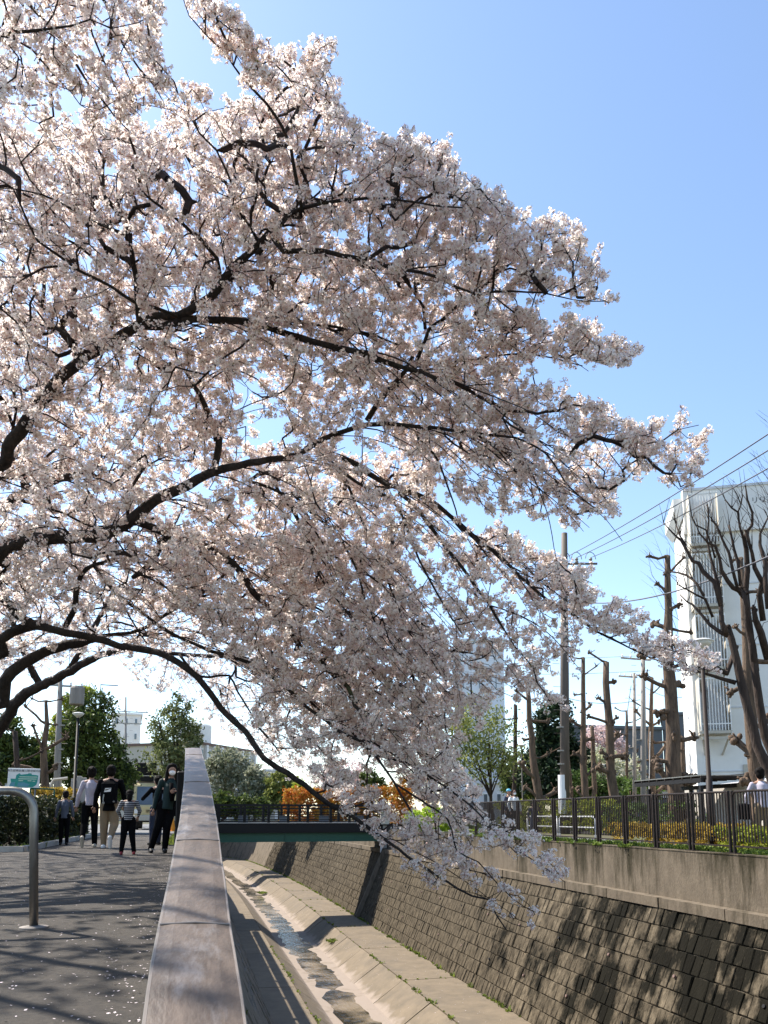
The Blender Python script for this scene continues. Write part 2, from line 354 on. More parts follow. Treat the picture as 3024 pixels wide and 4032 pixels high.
# water
mw, nt, b, out = newmat('shallow_canal_water'); N = nt.nodes; L = nt.links
b.inputs['Roughness'].default_value = 0.06; b.inputs['IOR'].default_value = 1.33; b.inputs['Specular IOR Level'].default_value = 0.6
tc = N.new('ShaderNodeNewGeometry'); no = N.new('ShaderNodeTexNoise'); no.inputs['Scale'].default_value = 0.9; no.inputs['Detail'].default_value = 6
L.new(tc.outputs['Position'], no.inputs['Vector'])
rp = N.new('ShaderNodeValToRGB'); rp.color_ramp.elements[0].position = .42; rp.color_ramp.elements[1].position = .60
rp.color_ramp.elements[0].color = (0.016, 0.014, 0.006, 1); rp.color_ramp.elements[1].color = (0.20, 0.16, 0.11, 1)
L.new(no.outputs[0], rp.inputs[0]); L.new(rp.outputs[0], b.inputs['Base Color'])
mp = N.new('ShaderNodeMapping'); mp.inputs['Scale'].default_value = (1.0, .35, 1); L.new(tc.outputs['Position'], mp.inputs[0])
n2 = N.new('ShaderNodeTexNoise'); n2.inputs['Scale'].default_value = 9; n2.inputs['Detail'].default_value = 5; n2.inputs['Distortion'].default_value = .6; L.new(mp.outputs[0], n2.inputs['Vector'])
bp = N.new('ShaderNodeBump'); bp.inputs['Strength'].default_value = .55; bp.inputs['Distance'].default_value = .03; L.new(n2.outputs[0], bp.inputs['Height']); L.new(bp.outputs[0], b.inputs['Normal'])
rW = random.Random(5); vs = []; ws = list(np.arange(3, 60, .5)) + list(range(60, 100, 3))
for Y in ws:
    l = 3.98 + 0.10 * math.sin(Y * .9) + .07 * math.sin(Y * 2.7 + 1) + rW.uniform(-.05, .05); r = 5.08 + 0.08 * math.sin(Y * 1.1 + 2) + rW.uniform(-.06, .04)
    vs += [(l + off(Y), Y, -4.774), (r + off(Y), Y, -4.774)]
MB().add(vs, [(2 * i, 2 * i + 1, 2 * i + 3, 2 * i + 2) for i in range(len(ws) - 1)]).build('water', mw)['kind'] = 'structure'

# retaining walls
def block_mesh(w, h, d, rr):
    m = MB(); c = 0.012
    f = [(0, -w / 2, -h / 2), (0, w / 2, -h / 2), (0, w / 2, h / 2), (0, -w / 2, h / 2)]
    j = lambda s=0.012: rr.uniform(-s, s)
    e = [(-d * .65, -w / 2 + j(.006), -h / 2 + j(.006)), (-d * .65, w / 2 + j(.006), -h / 2 + j(.006)), (-d * .65, w / 2, h / 2), (-d * .65, -w / 2, h / 2)]
    t = [(-d + j(), -w / 2 + c * 1.5, -h / 2 + c * 1.5), (-d + j(), w / 2 - c * 1.5, -h / 2 + c * 1.5), (-d + j(), w / 2 - c * 1.5, h / 2 - c), (-d + j(), -w / 2 + c * 1.5, h / 2 - c)]
    m.add(f + e + t, [(0, 1, 5, 4), (1, 2, 6, 5), (2, 3, 7, 6), (3, 0, 4, 7), (4, 5, 9, 8), (5, 6, 10, 9), (6, 7, 11, 10), (7, 4, 8, 11), (8, 9, 10, 11)])
    return m
W = empty('retaining_wall', (10, 12, -4), 'stained stone block canal wall below the brown railing, lit by the sun', 'retaining wall')
def wparent(o, root): o.parent = root; o.matrix_parent_inverse = root.matrix_basis.inverted(); return o
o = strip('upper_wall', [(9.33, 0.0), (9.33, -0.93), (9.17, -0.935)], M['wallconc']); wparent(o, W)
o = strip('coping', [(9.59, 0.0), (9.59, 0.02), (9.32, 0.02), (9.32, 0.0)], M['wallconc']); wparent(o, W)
o = strip('wall_backing', [(9.18, -1.12), (7.895, -4.20)], M['mortar']); wparent(o, W)
bm = MB()
Yc = 8.0; i = 0
while Yc < 75:
    wl = 1.98; 
    if not 15.0 < Yc < 15.9: bm.box((9.19 + off(Yc), Yc + wl / 2, -1.03), (0.15 + .02 * (i % 2), wl - 0.02, 0.195))
    Yc += 2.0; i += 1
o = bm.build('ledge_course', M['wallconc']); wparent(o, W)
P0 = np.array([9.19, -1.14]); P1 = np.array([7.90, -4.15]); sl_ = P1 - P0; SL = np.linalg.norm(sl_); du = sl_ / SL; nr = np.array([-(-du[1]), -du[0]])
nrm = np.array([du[1], -du[0]]); nrm = nrm if nrm[0] < 0 else -nrm     # out of the wall, towards the canal
ROWS = 9; hrow = SL / ROWS; wcol = 0.215
rr = random.Random(3); variants = []
for k in range(8):
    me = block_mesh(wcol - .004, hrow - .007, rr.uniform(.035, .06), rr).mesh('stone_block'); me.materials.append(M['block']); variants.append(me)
def proj(p):
    v = np.array(p) - C0; z = v @ FW; return CXP + F * (v @ RT) / z, CYP - F * (v @ UP) / z, z
cells = []
for r in range(ROWS):
    u = (r + .5) * hrow; c = P0 + du * u
    for k in range(int((75 - 8) / wcol)):
        Yc = 8 + (k + .5 + .5 * (r % 2)) * wcol; cells.append((c[0] + off(Yc), Yc, c[1], rr.random()))
def inframe(c):
    x, y, z = proj(c[:3]); return z > 0 and -10 < x < 3040 and y < 4060
vis = sorted([c for c in cells if inframe(c)], key=lambda c: c[1] ** 2 + c[0] ** 2)[:296]; vset = set(c[:3] for c in vis)
Zax = Vector((-du[0], 0, -du[1])); Xax = Vector((-nrm[0], 0, -nrm[1])); Yax = Zax.cross(Xax)
RM = Matrix((Xax, Yax, Zax)).transposed()
for c in vis:
    o = bpy.data.objects.new('stone_block', rr.choice(variants)); COL.objects.link(o); o.parent = W; o.matrix_parent_inverse = W.matrix_basis.inverted()
    jit = Matrix.Rotation(rr.uniform(-.02, .02), 3, 'Z') @ Matrix.Rotation(rr.uniform(-.03, .03), 3, 'Y')
    o.matrix_basis = Matrix.Translation((c[0] + rr.uniform(-.01, .015), c[1], c[2])) @ (RM @ jit).to_4x4()
bm = MB()
for c in cells:
    if c[:3] in vset: continue
    me = rr.choice(variants); T = Matrix.Translation((c[0] + rr.uniform(-.01, .015), c[1], c[2])) @ RM.to_4x4()
    bm.add([tuple(T @ v.co) for v in me.vertices], [tuple(p.vertices) for p in me.polygons])
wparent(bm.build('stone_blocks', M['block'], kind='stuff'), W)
fb = MB(); Yc = 60.0
o = strip('far_wall_face', [(9.16, -1.12), (7.90, -4.14)], M['wallconc'], sta=[74] + list(range(76, 116, 2))); wparent(o, W)
rib = MB(); rib.prism([(-.05, 0), (.02, .16), (.24, .16), (.30, 0)], (9.20, 36.75, -1.0), (0, 1, 0), (nrm[0], 0, nrm[1]), (du[0], 0, du[1]), SL + .1); wparent(rib.build('wall_rib', M['wallconc']), W)
for k in range(26):
    u = (1.2, 2.35)[k % 2]; c = P0 + du * u + nrm * .03; Yw = 10.6 + (k // 2) * 2.3 + (k % 2) * 1.1
    wparent(MB().tube([(c[0], Yw, c[1]), (c[0] + nrm[0] * .05, Yw, c[1] + nrm[1] * .05)], .032, 8).build('weep_pipe', M['roofbrown'] if k % 3 else M['blackmetal']), W)
# left wall, mostly hidden below the parapet
WL = empty('canal_side_wall', (0.3, 20, -4), 'dark shaded block wall dropping into the canal below the slanting parapet', 'retaining wall')
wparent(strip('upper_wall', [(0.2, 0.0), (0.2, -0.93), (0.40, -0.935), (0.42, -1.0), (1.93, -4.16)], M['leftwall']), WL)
bm = MB(); a0 = np.array([0.44, -1.02]); a1 = np.array([1.93, -4.14]); ll = np.linalg.norm(a1 - a0); d2 = (a1 - a0) / ll
Xn = Vector((-d2[1], 0, d2[0])); Zn = Vector((-d2[0], 0, -d2[1])); Xn = Xn if Xn.x > 0 else -Xn
Xb = -Xn; RM2 = Matrix((Xb, Zn.cross(Xb), Zn)).transposed()
lv = [block_mesh(.44, .33, rr.uniform(.05, .1), rr).mesh('b') for _ in range(5)]
for r in range(10):
    c = a0 + d2 * (r + .5) * ll / 10
    for k in range(90):
        Yc = 6 + (k + .5 * (r % 2)) * .46; me = rr.choice(lv); T = Matrix.Translation((c[0], Yc, c[1])) @ RM2.to_4x4()
        bm.add([tuple(T @ v.co) for v in me.vertices], [tuple(p.vertices) for p in me.polygons])
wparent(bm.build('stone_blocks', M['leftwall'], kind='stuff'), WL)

# weeds in the joints of the canal bed and on the wall
def tufts(name, spots, mt, label=None, kind='stuff', n=14, h=.12, spread=.12, seed=1, w=.014):
    q = np.random.default_rng(seed); V = []; Fc = []
    for (x, y, z, s) in spots:
        m = int(n * s) + 2
        for _ in range(m):
            a = q.uniform(0, 6.283); r = q.uniform(0, spread) * s; p = np.array([x + r * math.cos(a), y + r * math.sin(a), z]); hh = h * s * q.uniform(.5, 1.2)
            d = np.array([math.cos(a), math.sin(a), 0]) * hh * q.uniform(.2, .8); b = np.array([-math.sin(a), math.cos(a), 0]) * w * (1 + s)
            k = len(V); V += [p - b, p + b, p + d * .6 + b * .8 + (0, 0, hh * .7), p + d * .6 - b * .8 + (0, 0, hh * .7), p + d + (0, 0, hh)]; Fc += [(k, k + 1, k + 2, k + 3), (k + 3, k + 2, k + 4, k + 4)]
    F4 = [f for f in Fc if f[3] != f[2]]; F4 = [f if len(set(f)) == 4 else f for f in Fc]
    me = bpy.data.meshes.new(name); me.from_pydata([tuple(v) for v in V], [], [tuple(dict.fromkeys(f)) for f in Fc]); 
    o = link_mesh(name, me, mt); o['kind'] = kind
    if label: o['label'] = label; o['category'] = 'weeds'
    return o
M['weed'] = leafmat('weed_green', (0.22, 0.27, 0.05), (0.10, 0.14, 0.03), .35, 5)
sp_ = []
for Yj in joints:
    if Yj > 70: continue
    for _ in range(7): sp_.append((rr.uniform(6.25, 7.8) + off(Yj), Yj + rr.uniform(-.05, .05), -4.13, rr.uniform(.1, .45)))
for _ in range(90):
    Yj = 14 + 61 * rr.random() ** 1.3 + rr.choice([0, .1, .2]); sp_.append((6.22 + off(Yj) + rr.uniform(-.04, .04), Yj, -4.14, rr.choice([.2, .3, .3, .5, .8])))
for _ in range(420):
    Yj = rr.uniform(18, 95); sp_.append((7.86 + off(Yj) + rr.uniform(-.06, .02), Yj, -4.13, rr.choice([.2, .3, .4, .7, 1.0])))
for _ in range(70):
    Yj = rr.uniform(10, 30); sp_.append((3.04 + rr.uniform(-.05, .05), Yj, -4.16, rr.uniform(.2, .6)))
for _ in range(30): sp_.append((5.8 + rr.uniform(-.25, .25), 32 + rr.uniform(-.2, .2), -4.42, rr.uniform(.5, 1.1)))
for _ in range(30): sp_.append((5.1 + off(55) + rr.uniform(-.2, .2), 55 + rr.uniform(-.5, .5), -4.66, rr.uniform(.8, 1.4)))
tufts('canal_weeds', sp_, M['weed'], 'small green weeds growing in the joints of the canal bed', seed=4, h=.10)
sp_ = []
for _ in range(900): sp_.append((rr.uniform(9.6, 10.04), rr.uniform(8, 26), 0.0, rr.uniform(.3, 1.0)))
for _ in range(60): sp_.append((9.33 + rr.uniform(-.05, .05), rr.uniform(14, 26), 0.0, rr.uniform(.3, .8)))
tufts('verge_grass', sp_, M['grass'], 'strip of short green grass along the foot of the brown railing', seed=5, h=.11, spread=.16)
sp_ = [(rr.uniform(-14, -3.3), rr.uniform(16.4, 16.9), 0.0, rr.uniform(.3, 1.0)) for _ in range(260)] + [(-3.2 + rr.uniform(-.2, .03), rr.uniform(16.5, 28), 0, rr.uniform(.3, 1)) for _ in range(160)] + [(-.35 + rr.uniform(-.25, .1), rr.uniform(19, 34), 0, rr.uniform(.2, .7)) for _ in range(200)]
tufts('path_edge_weeds', sp_, M['weed'], 'low weeds along the edge of the path under the hedge', seed=6, h=.13, spread=.15)
sp_ = [(0.22 + rr.uniform(0, .16), rr.uniform(3, 26), -.93, rr.uniform(.4, 1.2)) for _ in range(160)]
tufts('ledge_plants', sp_, M['weed'], 'weeds sprouting on the narrow ledge of the shaded wall', seed=8, h=.14, spread=.1)

# ------------------------------------------------------------------ slanting parapet with its capping
rows = [(2946, 731.5, 790), (2973, 731, 796), (3023.6, 729.6, 808.8), (3080.5, 727, 823.7), (3148, 720, 836), (3229.7, 711, 850.8), (3311, 695, 861.7), (3380, 683, 869), (3463, 668, 882), (3550, 650, 892), (3643.6, 630, 903), (3782, 604, 926), (3900, 587, 945), (4032, 570, 963)]
pr = []
for (y, l, r) in rows:
    a = ray(l, y); b = ray(r, y); t = .20 / (b[0] / b[1] - a[0] / a[1]); pr.append((C0 + a / a[1] * t, C0 + b / b[1] * t))
# even out the height along its run, then carry it on below the frame
Ys = np.array([p[0][1] for p in pr]); 
last = pr[-1]; prev = pr[-3]
for k in (1, 2):
    pr.append(tuple(last[i] + (last[i] - prev[i]) * 1.3 * k for i in (0, 1)))
PW = empty('parapet_wall', (0, 6, 0), 'slanting parapet with broad weathered brown capping running up from the lower edge', 'parapet')
bm = MB(); th = .035
L_ = [p[0] for p in pr]; R_ = [p[1] for p in pr]; n = len(pr)
vs = []
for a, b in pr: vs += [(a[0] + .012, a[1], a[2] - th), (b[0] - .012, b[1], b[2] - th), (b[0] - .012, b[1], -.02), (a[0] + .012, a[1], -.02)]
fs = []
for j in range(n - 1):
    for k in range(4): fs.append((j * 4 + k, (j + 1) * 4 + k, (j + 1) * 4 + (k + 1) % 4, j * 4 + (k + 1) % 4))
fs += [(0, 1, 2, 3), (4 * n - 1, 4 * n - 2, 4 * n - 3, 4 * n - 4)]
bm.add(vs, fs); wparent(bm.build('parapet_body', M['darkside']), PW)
def capslab(i0, i1, gap=0.004):
    NX = 5; m = MB(); vs = []; rowsn = []
    pts = []
    for i in range(i0, i1 + 1):
        a = np.array(pr[i][0]); b = np.array(pr[i][1])
        if i == i0: d = np.array(pr[i + 1][0]) - a; d = d / np.linalg.norm(d) * gap; a = a + d; b = b + d
        if i == i1: d = np.array(pr[i - 1][0]) - a; d = d / np.linalg.norm(d) * gap; a = a + d; b = b + d
        pts.append((a, b))
    for a, b in pts:
        for k in range(NX + 1):
            t = k / NX; p = a + (b - a) * t; bulge = 0.006 * (1 - (2 * t - 1) ** 4); vs.append((p[0], p[1], p[2] + bulge))
        vs.append((b[0], b[1], b[2] - th)); vs.append((a[0], a[1], a[2] - th))
    w = NX + 3; fs = []
    for j in range(len(pts) - 1):
        for k in range(w): fs.append((j * w + k, (j + 1) * w + k, (j + 1) * w + (k + 1) % w, j * w + (k + 1) % w))
    fs += [tuple(range(w)), tuple(reversed(range((len(pts) - 1) * w, len(pts) * w)))]
    o = m.add(vs, fs).build('capping_slab', M['cap'])
    return wparent(o, PW)
seams = [0, 1, 3, 6, 10, len(pr) - 1]
for a, b in zip(seams[:-1], seams[1:]): capslab(a, b)
for s in seams[1:-1]:
    a = np.array(pr[s][0]); b = np.array(pr[s][1]); m = MB(); 
    m.tube([a + (0, 0, .003), (a + b) / 2 + (0, 0, .009), b + (0, 0, .003)], 0.0045 if s == 10 else .006, 6, flat=.7); wparent(m.build('joint_strip', M['capedge']), PW)
for side in (0, 1):
    m = MB(); pts = [np.array(p[side]) + ((-.001 if side == 0 else .001), 0, -.004) for p in pr]; m.tube(pts, .0055, 6); wparent(m.build('edge_trim', M['capedge']), PW)
# level railing that carries on along the path to the bridge
y0 = float(max(p[0][1] for p in pr)) + .15
RL = empty('canal_railing', (-.05, y0, 0), 'dark brown canal railing on a low wall, beyond the slanting parapet', 'railing')
X0 = -.115
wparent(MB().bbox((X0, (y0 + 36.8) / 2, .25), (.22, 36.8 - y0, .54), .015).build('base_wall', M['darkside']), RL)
wparent(MB().bbox((X0, (y0 + 36.8) / 2, 1.05), (.2, 36.8 - y0, .2), .02).build('top_rail', M['brownmetal']), RL)
k = 0; yy = y0 + .05
while yy < 36.8:
    wparent(MB().box((X0, yy, .735), (.1, .09, .43)).build('post', M['brownmetal']), RL); yy += 2.2
wparent(MB().bbox((X0 - .02, y0 - .1, .66), (.16, .12, 1.28), .015).build('end_post', M['blackmetal']), RL)

# ------------------------------------------------------------------ footbridge
B = empty('footbridge', (5, 44, 0), 'black railed footbridge with green girder spanning the canal', 'bridge')
YB = 37.2; BW = 2.9
wparent(MB().box((4.5, YB + BW / 2, .22), (9.9, BW - .16, .2)).build('deck', M['road']), B)
for y_ in (YB, YB + BW):
    wparent(MB().box((4.5, y_, .10), (10.0, .08, .46)).build('fascia', M['blackmetal']), B)
    wparent(MB().box((4.5, y_ - .01, .335), (10.0, .14, .03)).build('deck_edge', M['concrete']), B)
for y_ in (YB + .22, YB + BW - .22):
    wparent(MB().box((4.4, y_, -.33), (9.5, .05, .42)).box((4.4, y_, -.545), (9.5, .22, .03)).build('girder', M['green']), B)
xs_ = [float(aty(px, 3208, YB)[0]) for px in (862, 963, 1058, 1135, 1212, 1302, 1376, 1449)]
xs_ = [xs_[0] - 1.3] + xs_
wparent(MB().box((float(aty(1127, 3290, YB)[0]), YB + .17, -.33), (.05, .06, .46)).build('splice_plate', M['green']), B)
for y_ in (YB, YB + BW):
    for z_, t_ in ((1.19, .07), (1.03, .05), (.86, .035), (.74, .035), (.62, .035), (.50, .035), (.40, .035)):
        wparent(MB().box((4.4, y_ - .035, z_), (9.6, .05, t_)).build('rail', M['blackmetal']), B)
    for x_ in xs_: wparent(MB().bbox((x_, y_, .74), (.13, .08, .86), .01).build('post', M['blackmetal']), B)
for x_ in xs_[::2]: wparent(MB().box((x_ + .1, YB + BW - .3, .5), (.5, .05, .36)).build('kick_panel', M['darkgrey']), B)
xa = float(aty(1500, 3210, YB - .1)[0]); xb = float(aty(1530, 3210, YB - .1)[0])
wparent(MB().bbox(((xa + xb) / 2, YB - .06, .74), (xb - xa, .34, .96), .02).build('end_pillar', M['beige']), B)
wparent(MB().box(((xa + xb) / 2 + .06, YB - .24, .84), (.10, .03, .26)).build('plaque', M['blackmetal']), B)
wparent(MB().box((9.62, YB + .4, -.48), (.58, 1.4, 1.5)).build('abutment', M['darkside']), B)
wparent(MB().box((9.24, YB + .05, -.35), (.2, .3, 1.1)).build('bearing_wall', M['concrete']), B)
wparent(MB().tube([(9.1, YB + .1, -.55), (9.1, YB + .1, -1.2)], .055, 8).build('drain_pipe', M['white']), B)
# ------------------------------------------------------------------ right bank: railing on the wall
XF = 9.46
FN = empty('railing', (XF, 12, 0), 'brown steel bar railing on top of the canal wall', 'railing')
pst = 1.18; y = 8.58; panels = []
barm = MB().box((0, 0, .57), (.018, .018, .88)).mesh('bar'); barm.materials.append(M['brownmetal'])
postm = MB()
postm.bbox((0, 0, .56), (.05, .05, 1.12), .008).box((0, 0, .008), (.14, .14, .016)); postm = postm.mesh('post'); postm.materials.append(M['brownmetal'])
while y < 26.5:
    for s in (-.055, .055):
        o = bpy.data.objects.new('post', postm); COL.objects.link(o); o.parent = FN; o.matrix_parent_inverse = FN.matrix_basis.inverted(); o.location = (XF, y + s, 0.02)
    a, b = y + .055, y + pst - .055
    rl = MB(); c = .07
    rl.tube([(XF, a, .98), (XF, a + .015, 1.06), (XF, a + c, 1.12), (XF, (a + b) / 2, 1.125), (XF, b - c, 1.12), (XF, b - .015, 1.06), (XF, b, .98)], .021, 6)
    wparent(rl.build('top_rail', M['brownmetal']), FN)
    wparent(MB().box((XF, (a + b) / 2, .15), (.035, b - a, .03)).build('bottom_rail', M['brownmetal']), FN)
    nb = 13
    for k in range(nb):
        yy = a + (b - a) * (k + 1) / (nb + 1)
        o = bpy.data.objects.new('bar', barm); COL.objects.link(o); o.parent = FN; o.matrix_parent_inverse = FN.matrix_basis.inverted(); o.location = (XF, yy, 0.10)
    y += pst

def slab_at(p, size, **k): return MB().box(p, size, **k)
# ------------------------------------------------------------------ pollards with knobby stubs
def jitter_path(pts, n, amp):
    P = [np.array(p, float) for p in pts]; out = []
    for i in range(len(P) - 1):
        m = max(1, int(n * np.linalg.norm(P[i + 1] - P[i])))
        for k in range(m):
            t = k / m; out.append(P[i] * (1 - t) + P[i + 1] * t + R.normal(0, amp, 3) * (1 if (i or k) else 0))
    out.append(P[-1]); return out
def knob(mb, c, r):
    for _ in range(6):
        mb.ell(np.array(c) + R.normal(0, r * .45, 3), (r * rnd.uniform(.4, .85), r * rnd.uniform(.4, .85), r * rnd.uniform(.4, .95)), 5, 4)
def stub(root, p, d, ln, r, mt, shoots=True):
    m = MB(); p = np.array(p); d = np.array(d) / np.linalg.norm(d); a = p + d * ln * .5 + (0, 0, rnd.uniform(-.02, .10) * ln); e = p + d * ln + (0, 0, rnd.uniform(.0, .35) * ln)
    m.tube([p, p + d * ln * .25, a, e], [r, r * .8, r * .7, r * .75], 7, bump=.12); knob(m, e, r * 1.15)
    if shoots:
        for _ in range(rnd.randint(2, 5)):
            q = e + R.normal(0, r * .5, 3); m.tube([q, q + np.array([rnd.uniform(-.25, .25), rnd.uniform(-.25, .25), rnd.uniform(.05, .3)]) * ln * .9], [r * .35, r * .22], 4)
    return wparent(m.build('cut_branch', mt, smooth=True), root)
def pollard(px, dh, wpx, label, stubs, mt=None, name='pollard_tree', group=None, cut=True):
    mt = mt or M['pbark']
    base = on_ground(px[0][0], dh); pts = [base] + [hp(x, y, dh) for x, y in px]
    T = empty(name, base, label, 'tree', group)
    P = jitter_path(pts, 1.6, .02 if len(px) > 3 else .015); m = MB()
    w = np.interp(np.linspace(0, 1, len(P)), np.linspace(0, 1, len(wpx)), wpx) / F * dh / 2 * 1.08
    w[0] *= 1.25
    m.tube(P, w, 10, bump=.09)
    if len(P) > 4:
        for _ in range(int(len(P) * 1.6)):
            i = rnd.randrange(2, len(P)); knob(m, P[i] + np.append(R.normal(0, 1, 2), 0) * w[i] * .6, w[i] * .5)
    wparent(m.build('trunk', mt, smooth=True), T)
    stubs = int(stubs * 1.5)
    for k in range(stubs):
        t = (k + .8) / (stubs + .6) * .93 + .05; i = min(len(P) - 1, int(t * len(P))); s = -1 if k % 2 else 1
        d = RT * s + np.array([0, 0, rnd.uniform(-.1, .5)]) + R.normal(0, .25, 3)
        stub(T, P[i], d, rnd.uniform(.3, 1.0), w[i] * rnd.uniform(.42, .75), mt)
    if cut: wparent(MB().lathe(tuple(P[-1]), [(w[-1] * .85, -.01), (w[-1] * .85, .015)], 10).build('cut_top', M['cutwood']), T)
    return T
pollard([(2668, 3235), (2660, 3100), (2650, 2900), (2640, 2700), (2632, 2550), (2630, 2400), (2628, 2190)], 28, [62, 52, 46, 40, 32, 24, 20], 'tall thick brown pollard with many cut stubs in front of the white building corner', 11)
pollard([(2417, 3150), (2405, 3043), (2399, 2922), (2393, 2771), (2387, 2608)], 33, [38, 33, 30, 26, 20], 'brown pollard trunk with thick lumpy middle, right of the brown utility pole', 8)
pollard([(2303, 3145), (2297, 2982), (2294, 2801), (2296, 2590)], 36, [27, 24, 18, 14], 'slim brown pollard just right of the brown utility pole', 7)
pollard([(2124, 3145), (2100, 2982), (2086, 2832), (2074, 2681)], 34, [36, 28, 22, 14], 'pale brown pollard leaning left, left of the brown utility pole', 6)
pollard([(2025, 3127), (2029, 2982), (2029, 2777)], 42, [17, 15, 13], 'dark slim pollard beside the yellow green tree', 4, M['dbark'])
pollard([(2469, 3133), (2467, 2800)], 46, [13, 8], 'thinnest bare trunk between the two wooden utility poles and the lumpy pollard', 7)
pollard([(2571, 3127), (2562, 2922), (2568, 2669)], 38, [28, 20, 10], 'grey brown pollard standing in front of the dark grey building', 8)
pollard([(2694, 3130), (2684, 2900)], 40, [18, 12], 'slim pollard half hidden behind the tall thick pollard', 3, cut=False)
pollard([(2340, 3100), (2336, 2960), (2330, 2860)], 39, [20, 17, 13], 'short pollard right behind the slim brown pollard', 3)
pollard([(2250, 3120), (2236, 2980), (2215, 2880)], 40, [14, 12, 8], 'small crooked bare trunk behind the brown utility pole', 3)
# tall pale trunk at the right and the dark many-stemmed one
pollard([(2989, 3200), (2979, 3089), (2964, 2976), (2955, 2870), (2946, 2700), (2938, 2500), (2925, 2330), (2912, 2200)], 23, [52, 48, 44, 40, 34, 30, 24, 20], 'pale brown thick trunk at the right edge rising behind the dark many stemmed tree', 7)
MS = empty('many_stemmed_tree', on_ground(3060, 20), 'dark leafless tree with many upright stems spreading at the right edge', 'tree')
def Sx(pl, s, ox, oy): return [(ox + x * s, oy + y * s) for x, y in pl]
T7 = (.4967, 2200, 1700)
base = on_ground(3062, 20)
def stem(pl, w, d0=20, d1=19.5, nm='stem', twigs=True, pre=None):
    n = len(pl); P = [hp(x, y, d0 + (d1 - d0) * i / max(1, n - 1)) for i, (x, y) in enumerate(pl)]
    if pre is not None: P = [np.array(pre)] + P
    J = jitter_path(P, 2.2, .012); wr = np.interp(np.linspace(0, 1, len(J)), np.linspace(0, 1, len(w)), w) / F * d0 / 2 * .78
    m = MB(); m.tube(J, wr, 8, bump=.10)
    for _ in range(len(J)):
        i = rnd.randrange(1, len(J)); knob(m, J[i], wr[i] * .62)
    knob(m, J[-1], wr[-1] * 1.1)
    if twigs:
        for _ in range(7):
            i = rnd.randrange(len(J) // 3, len(J)); q = J[i]; d = np.array([rnd.uniform(-.35, .3), 0, rnd.uniform(.4, 1)]); m.tube([q, q + d * .35, q + d * .8 + R.normal(0, .08, 3)], [.012, .008, .004], 4)
    return wparent(m.build(nm, M['dbark'], smooth=True), MS)
stem([(3060, 3120), (3024, 3032), (2987, 2938), (2941, 2788), (2900, 2600), (2880, 2520), (2866, 2470)], [62, 50, 44, 40, 36, 30], 20, 20, 'trunk', False, pre=base)
stem([(3055, 3000), (3010, 2900), (2985, 2780), (2975, 2650), (2955, 2500), (2940, 2380), (2925, 2320)], [50, 44, 38, 30, 26], 20.2, 20.2, 'trunk', False, pre=base + (.25, .1, 0))
for pl, w in [
    ([(1330, 1600), (1290, 1500), (1285, 1350), (1270, 1250), (1235, 1100), (1200, 980), (1180, 850), (1190, 700), (1178, 580)], [26, 20, 14, 9, 6]),
    ([(1285, 1380), (1230, 1200), (1150, 1110), (1110, 1050), (1060, 1020), (1010, 930), (975, 860), (930, 820), (880, 780), (830, 720)], [22, 20, 16, 10, 4]),
    ([(1010, 900), (960, 830), (932, 740)], [9, 8, 7]),
    ([(1340, 1620), (1280, 1590), (1200, 1530), (1120, 1440), (1060, 1370), (1020, 1350), (960, 1290)], [22, 18, 14, 9, 5]),
    ([(1150, 1300), (1100, 1210), (1060, 1170), (1010, 1140), (940, 1120), (890, 1110)], [14, 12, 10, 7]),
    ([(1220, 1470), (1160, 1330), (1090, 1290), (1010, 1250), (940, 1210)], [14, 11, 8, 5]),
    ([(1480, 1320), (1430, 1260), (1390, 1240), (1330, 1190), (1290, 1100), (1270, 1000), (1240, 910), (1180, 880), (1110, 800)], [26, 22, 16, 12, 7]),
    ([(1240, 1000), (1200, 900), (1170, 780), (1090, 740), (1060, 690)], [10, 9, 7, 5]),
    ([(1420, 1250), (1390, 1100), (1350, 960), (1290, 850), (1250, 740), (1215, 700)], [16, 13, 10, 9]),
    ([(1440, 1220), (1420, 1050), (1390, 930), (1375, 860), (1350, 740)], [16, 14, 12, 8]),
    ([(1500, 1450), (1480, 1250), (1500, 1100), (1480, 930), (1470, 850), (1500, 780), (1530, 740), (1530, 640), (1500, 540), (1480, 430)], [30, 24, 18, 14, 10, 6]),
    ([(1480, 900), (1440, 760), (1415, 640), (1370, 600), (1320, 540)], [12, 10, 9, 5]), ([(1418, 640), (1445, 580), (1455, 520)], [8, 6, 5]),
    ([(1620, 1500), (1590, 1300), (1610, 1200), (1560, 1080), (1540, 960), (1500, 860), (1480, 780)], [28, 22, 16, 10]),
    ([(1659, 1400), (1640, 1200), (1640, 1050), (1600, 900), (1600, 800), (1659, 680)], [24, 20, 14, 7]),
    ([(1620, 1250), (1659, 1050), (1690, 900)], [16, 12, 8]),
    ([(1410, 1700), (1340, 1920), (1250, 1880), (1130, 1870), (1060, 1860)], [22, 24, 22, 10]),
    ([(1400, 1990), (1290, 1960), (1180, 1920), (1110, 1900), (1050, 1930)], [22, 16, 12, 6]),
    ([(1560, 1900), (1540, 1700), (1500, 1550), (1490, 1400), (1470, 1280)], [34, 30, 26, 20]),
    ([(1659, 1800), (1600, 1600), (1560, 1500), (1545, 1400)], [36, 30, 20]),
]:
    stem(Sx(pl, *T7), w, 20 + rnd.uniform(-.5, .5), 19.6 + rnd.uniform(-.7, .7))
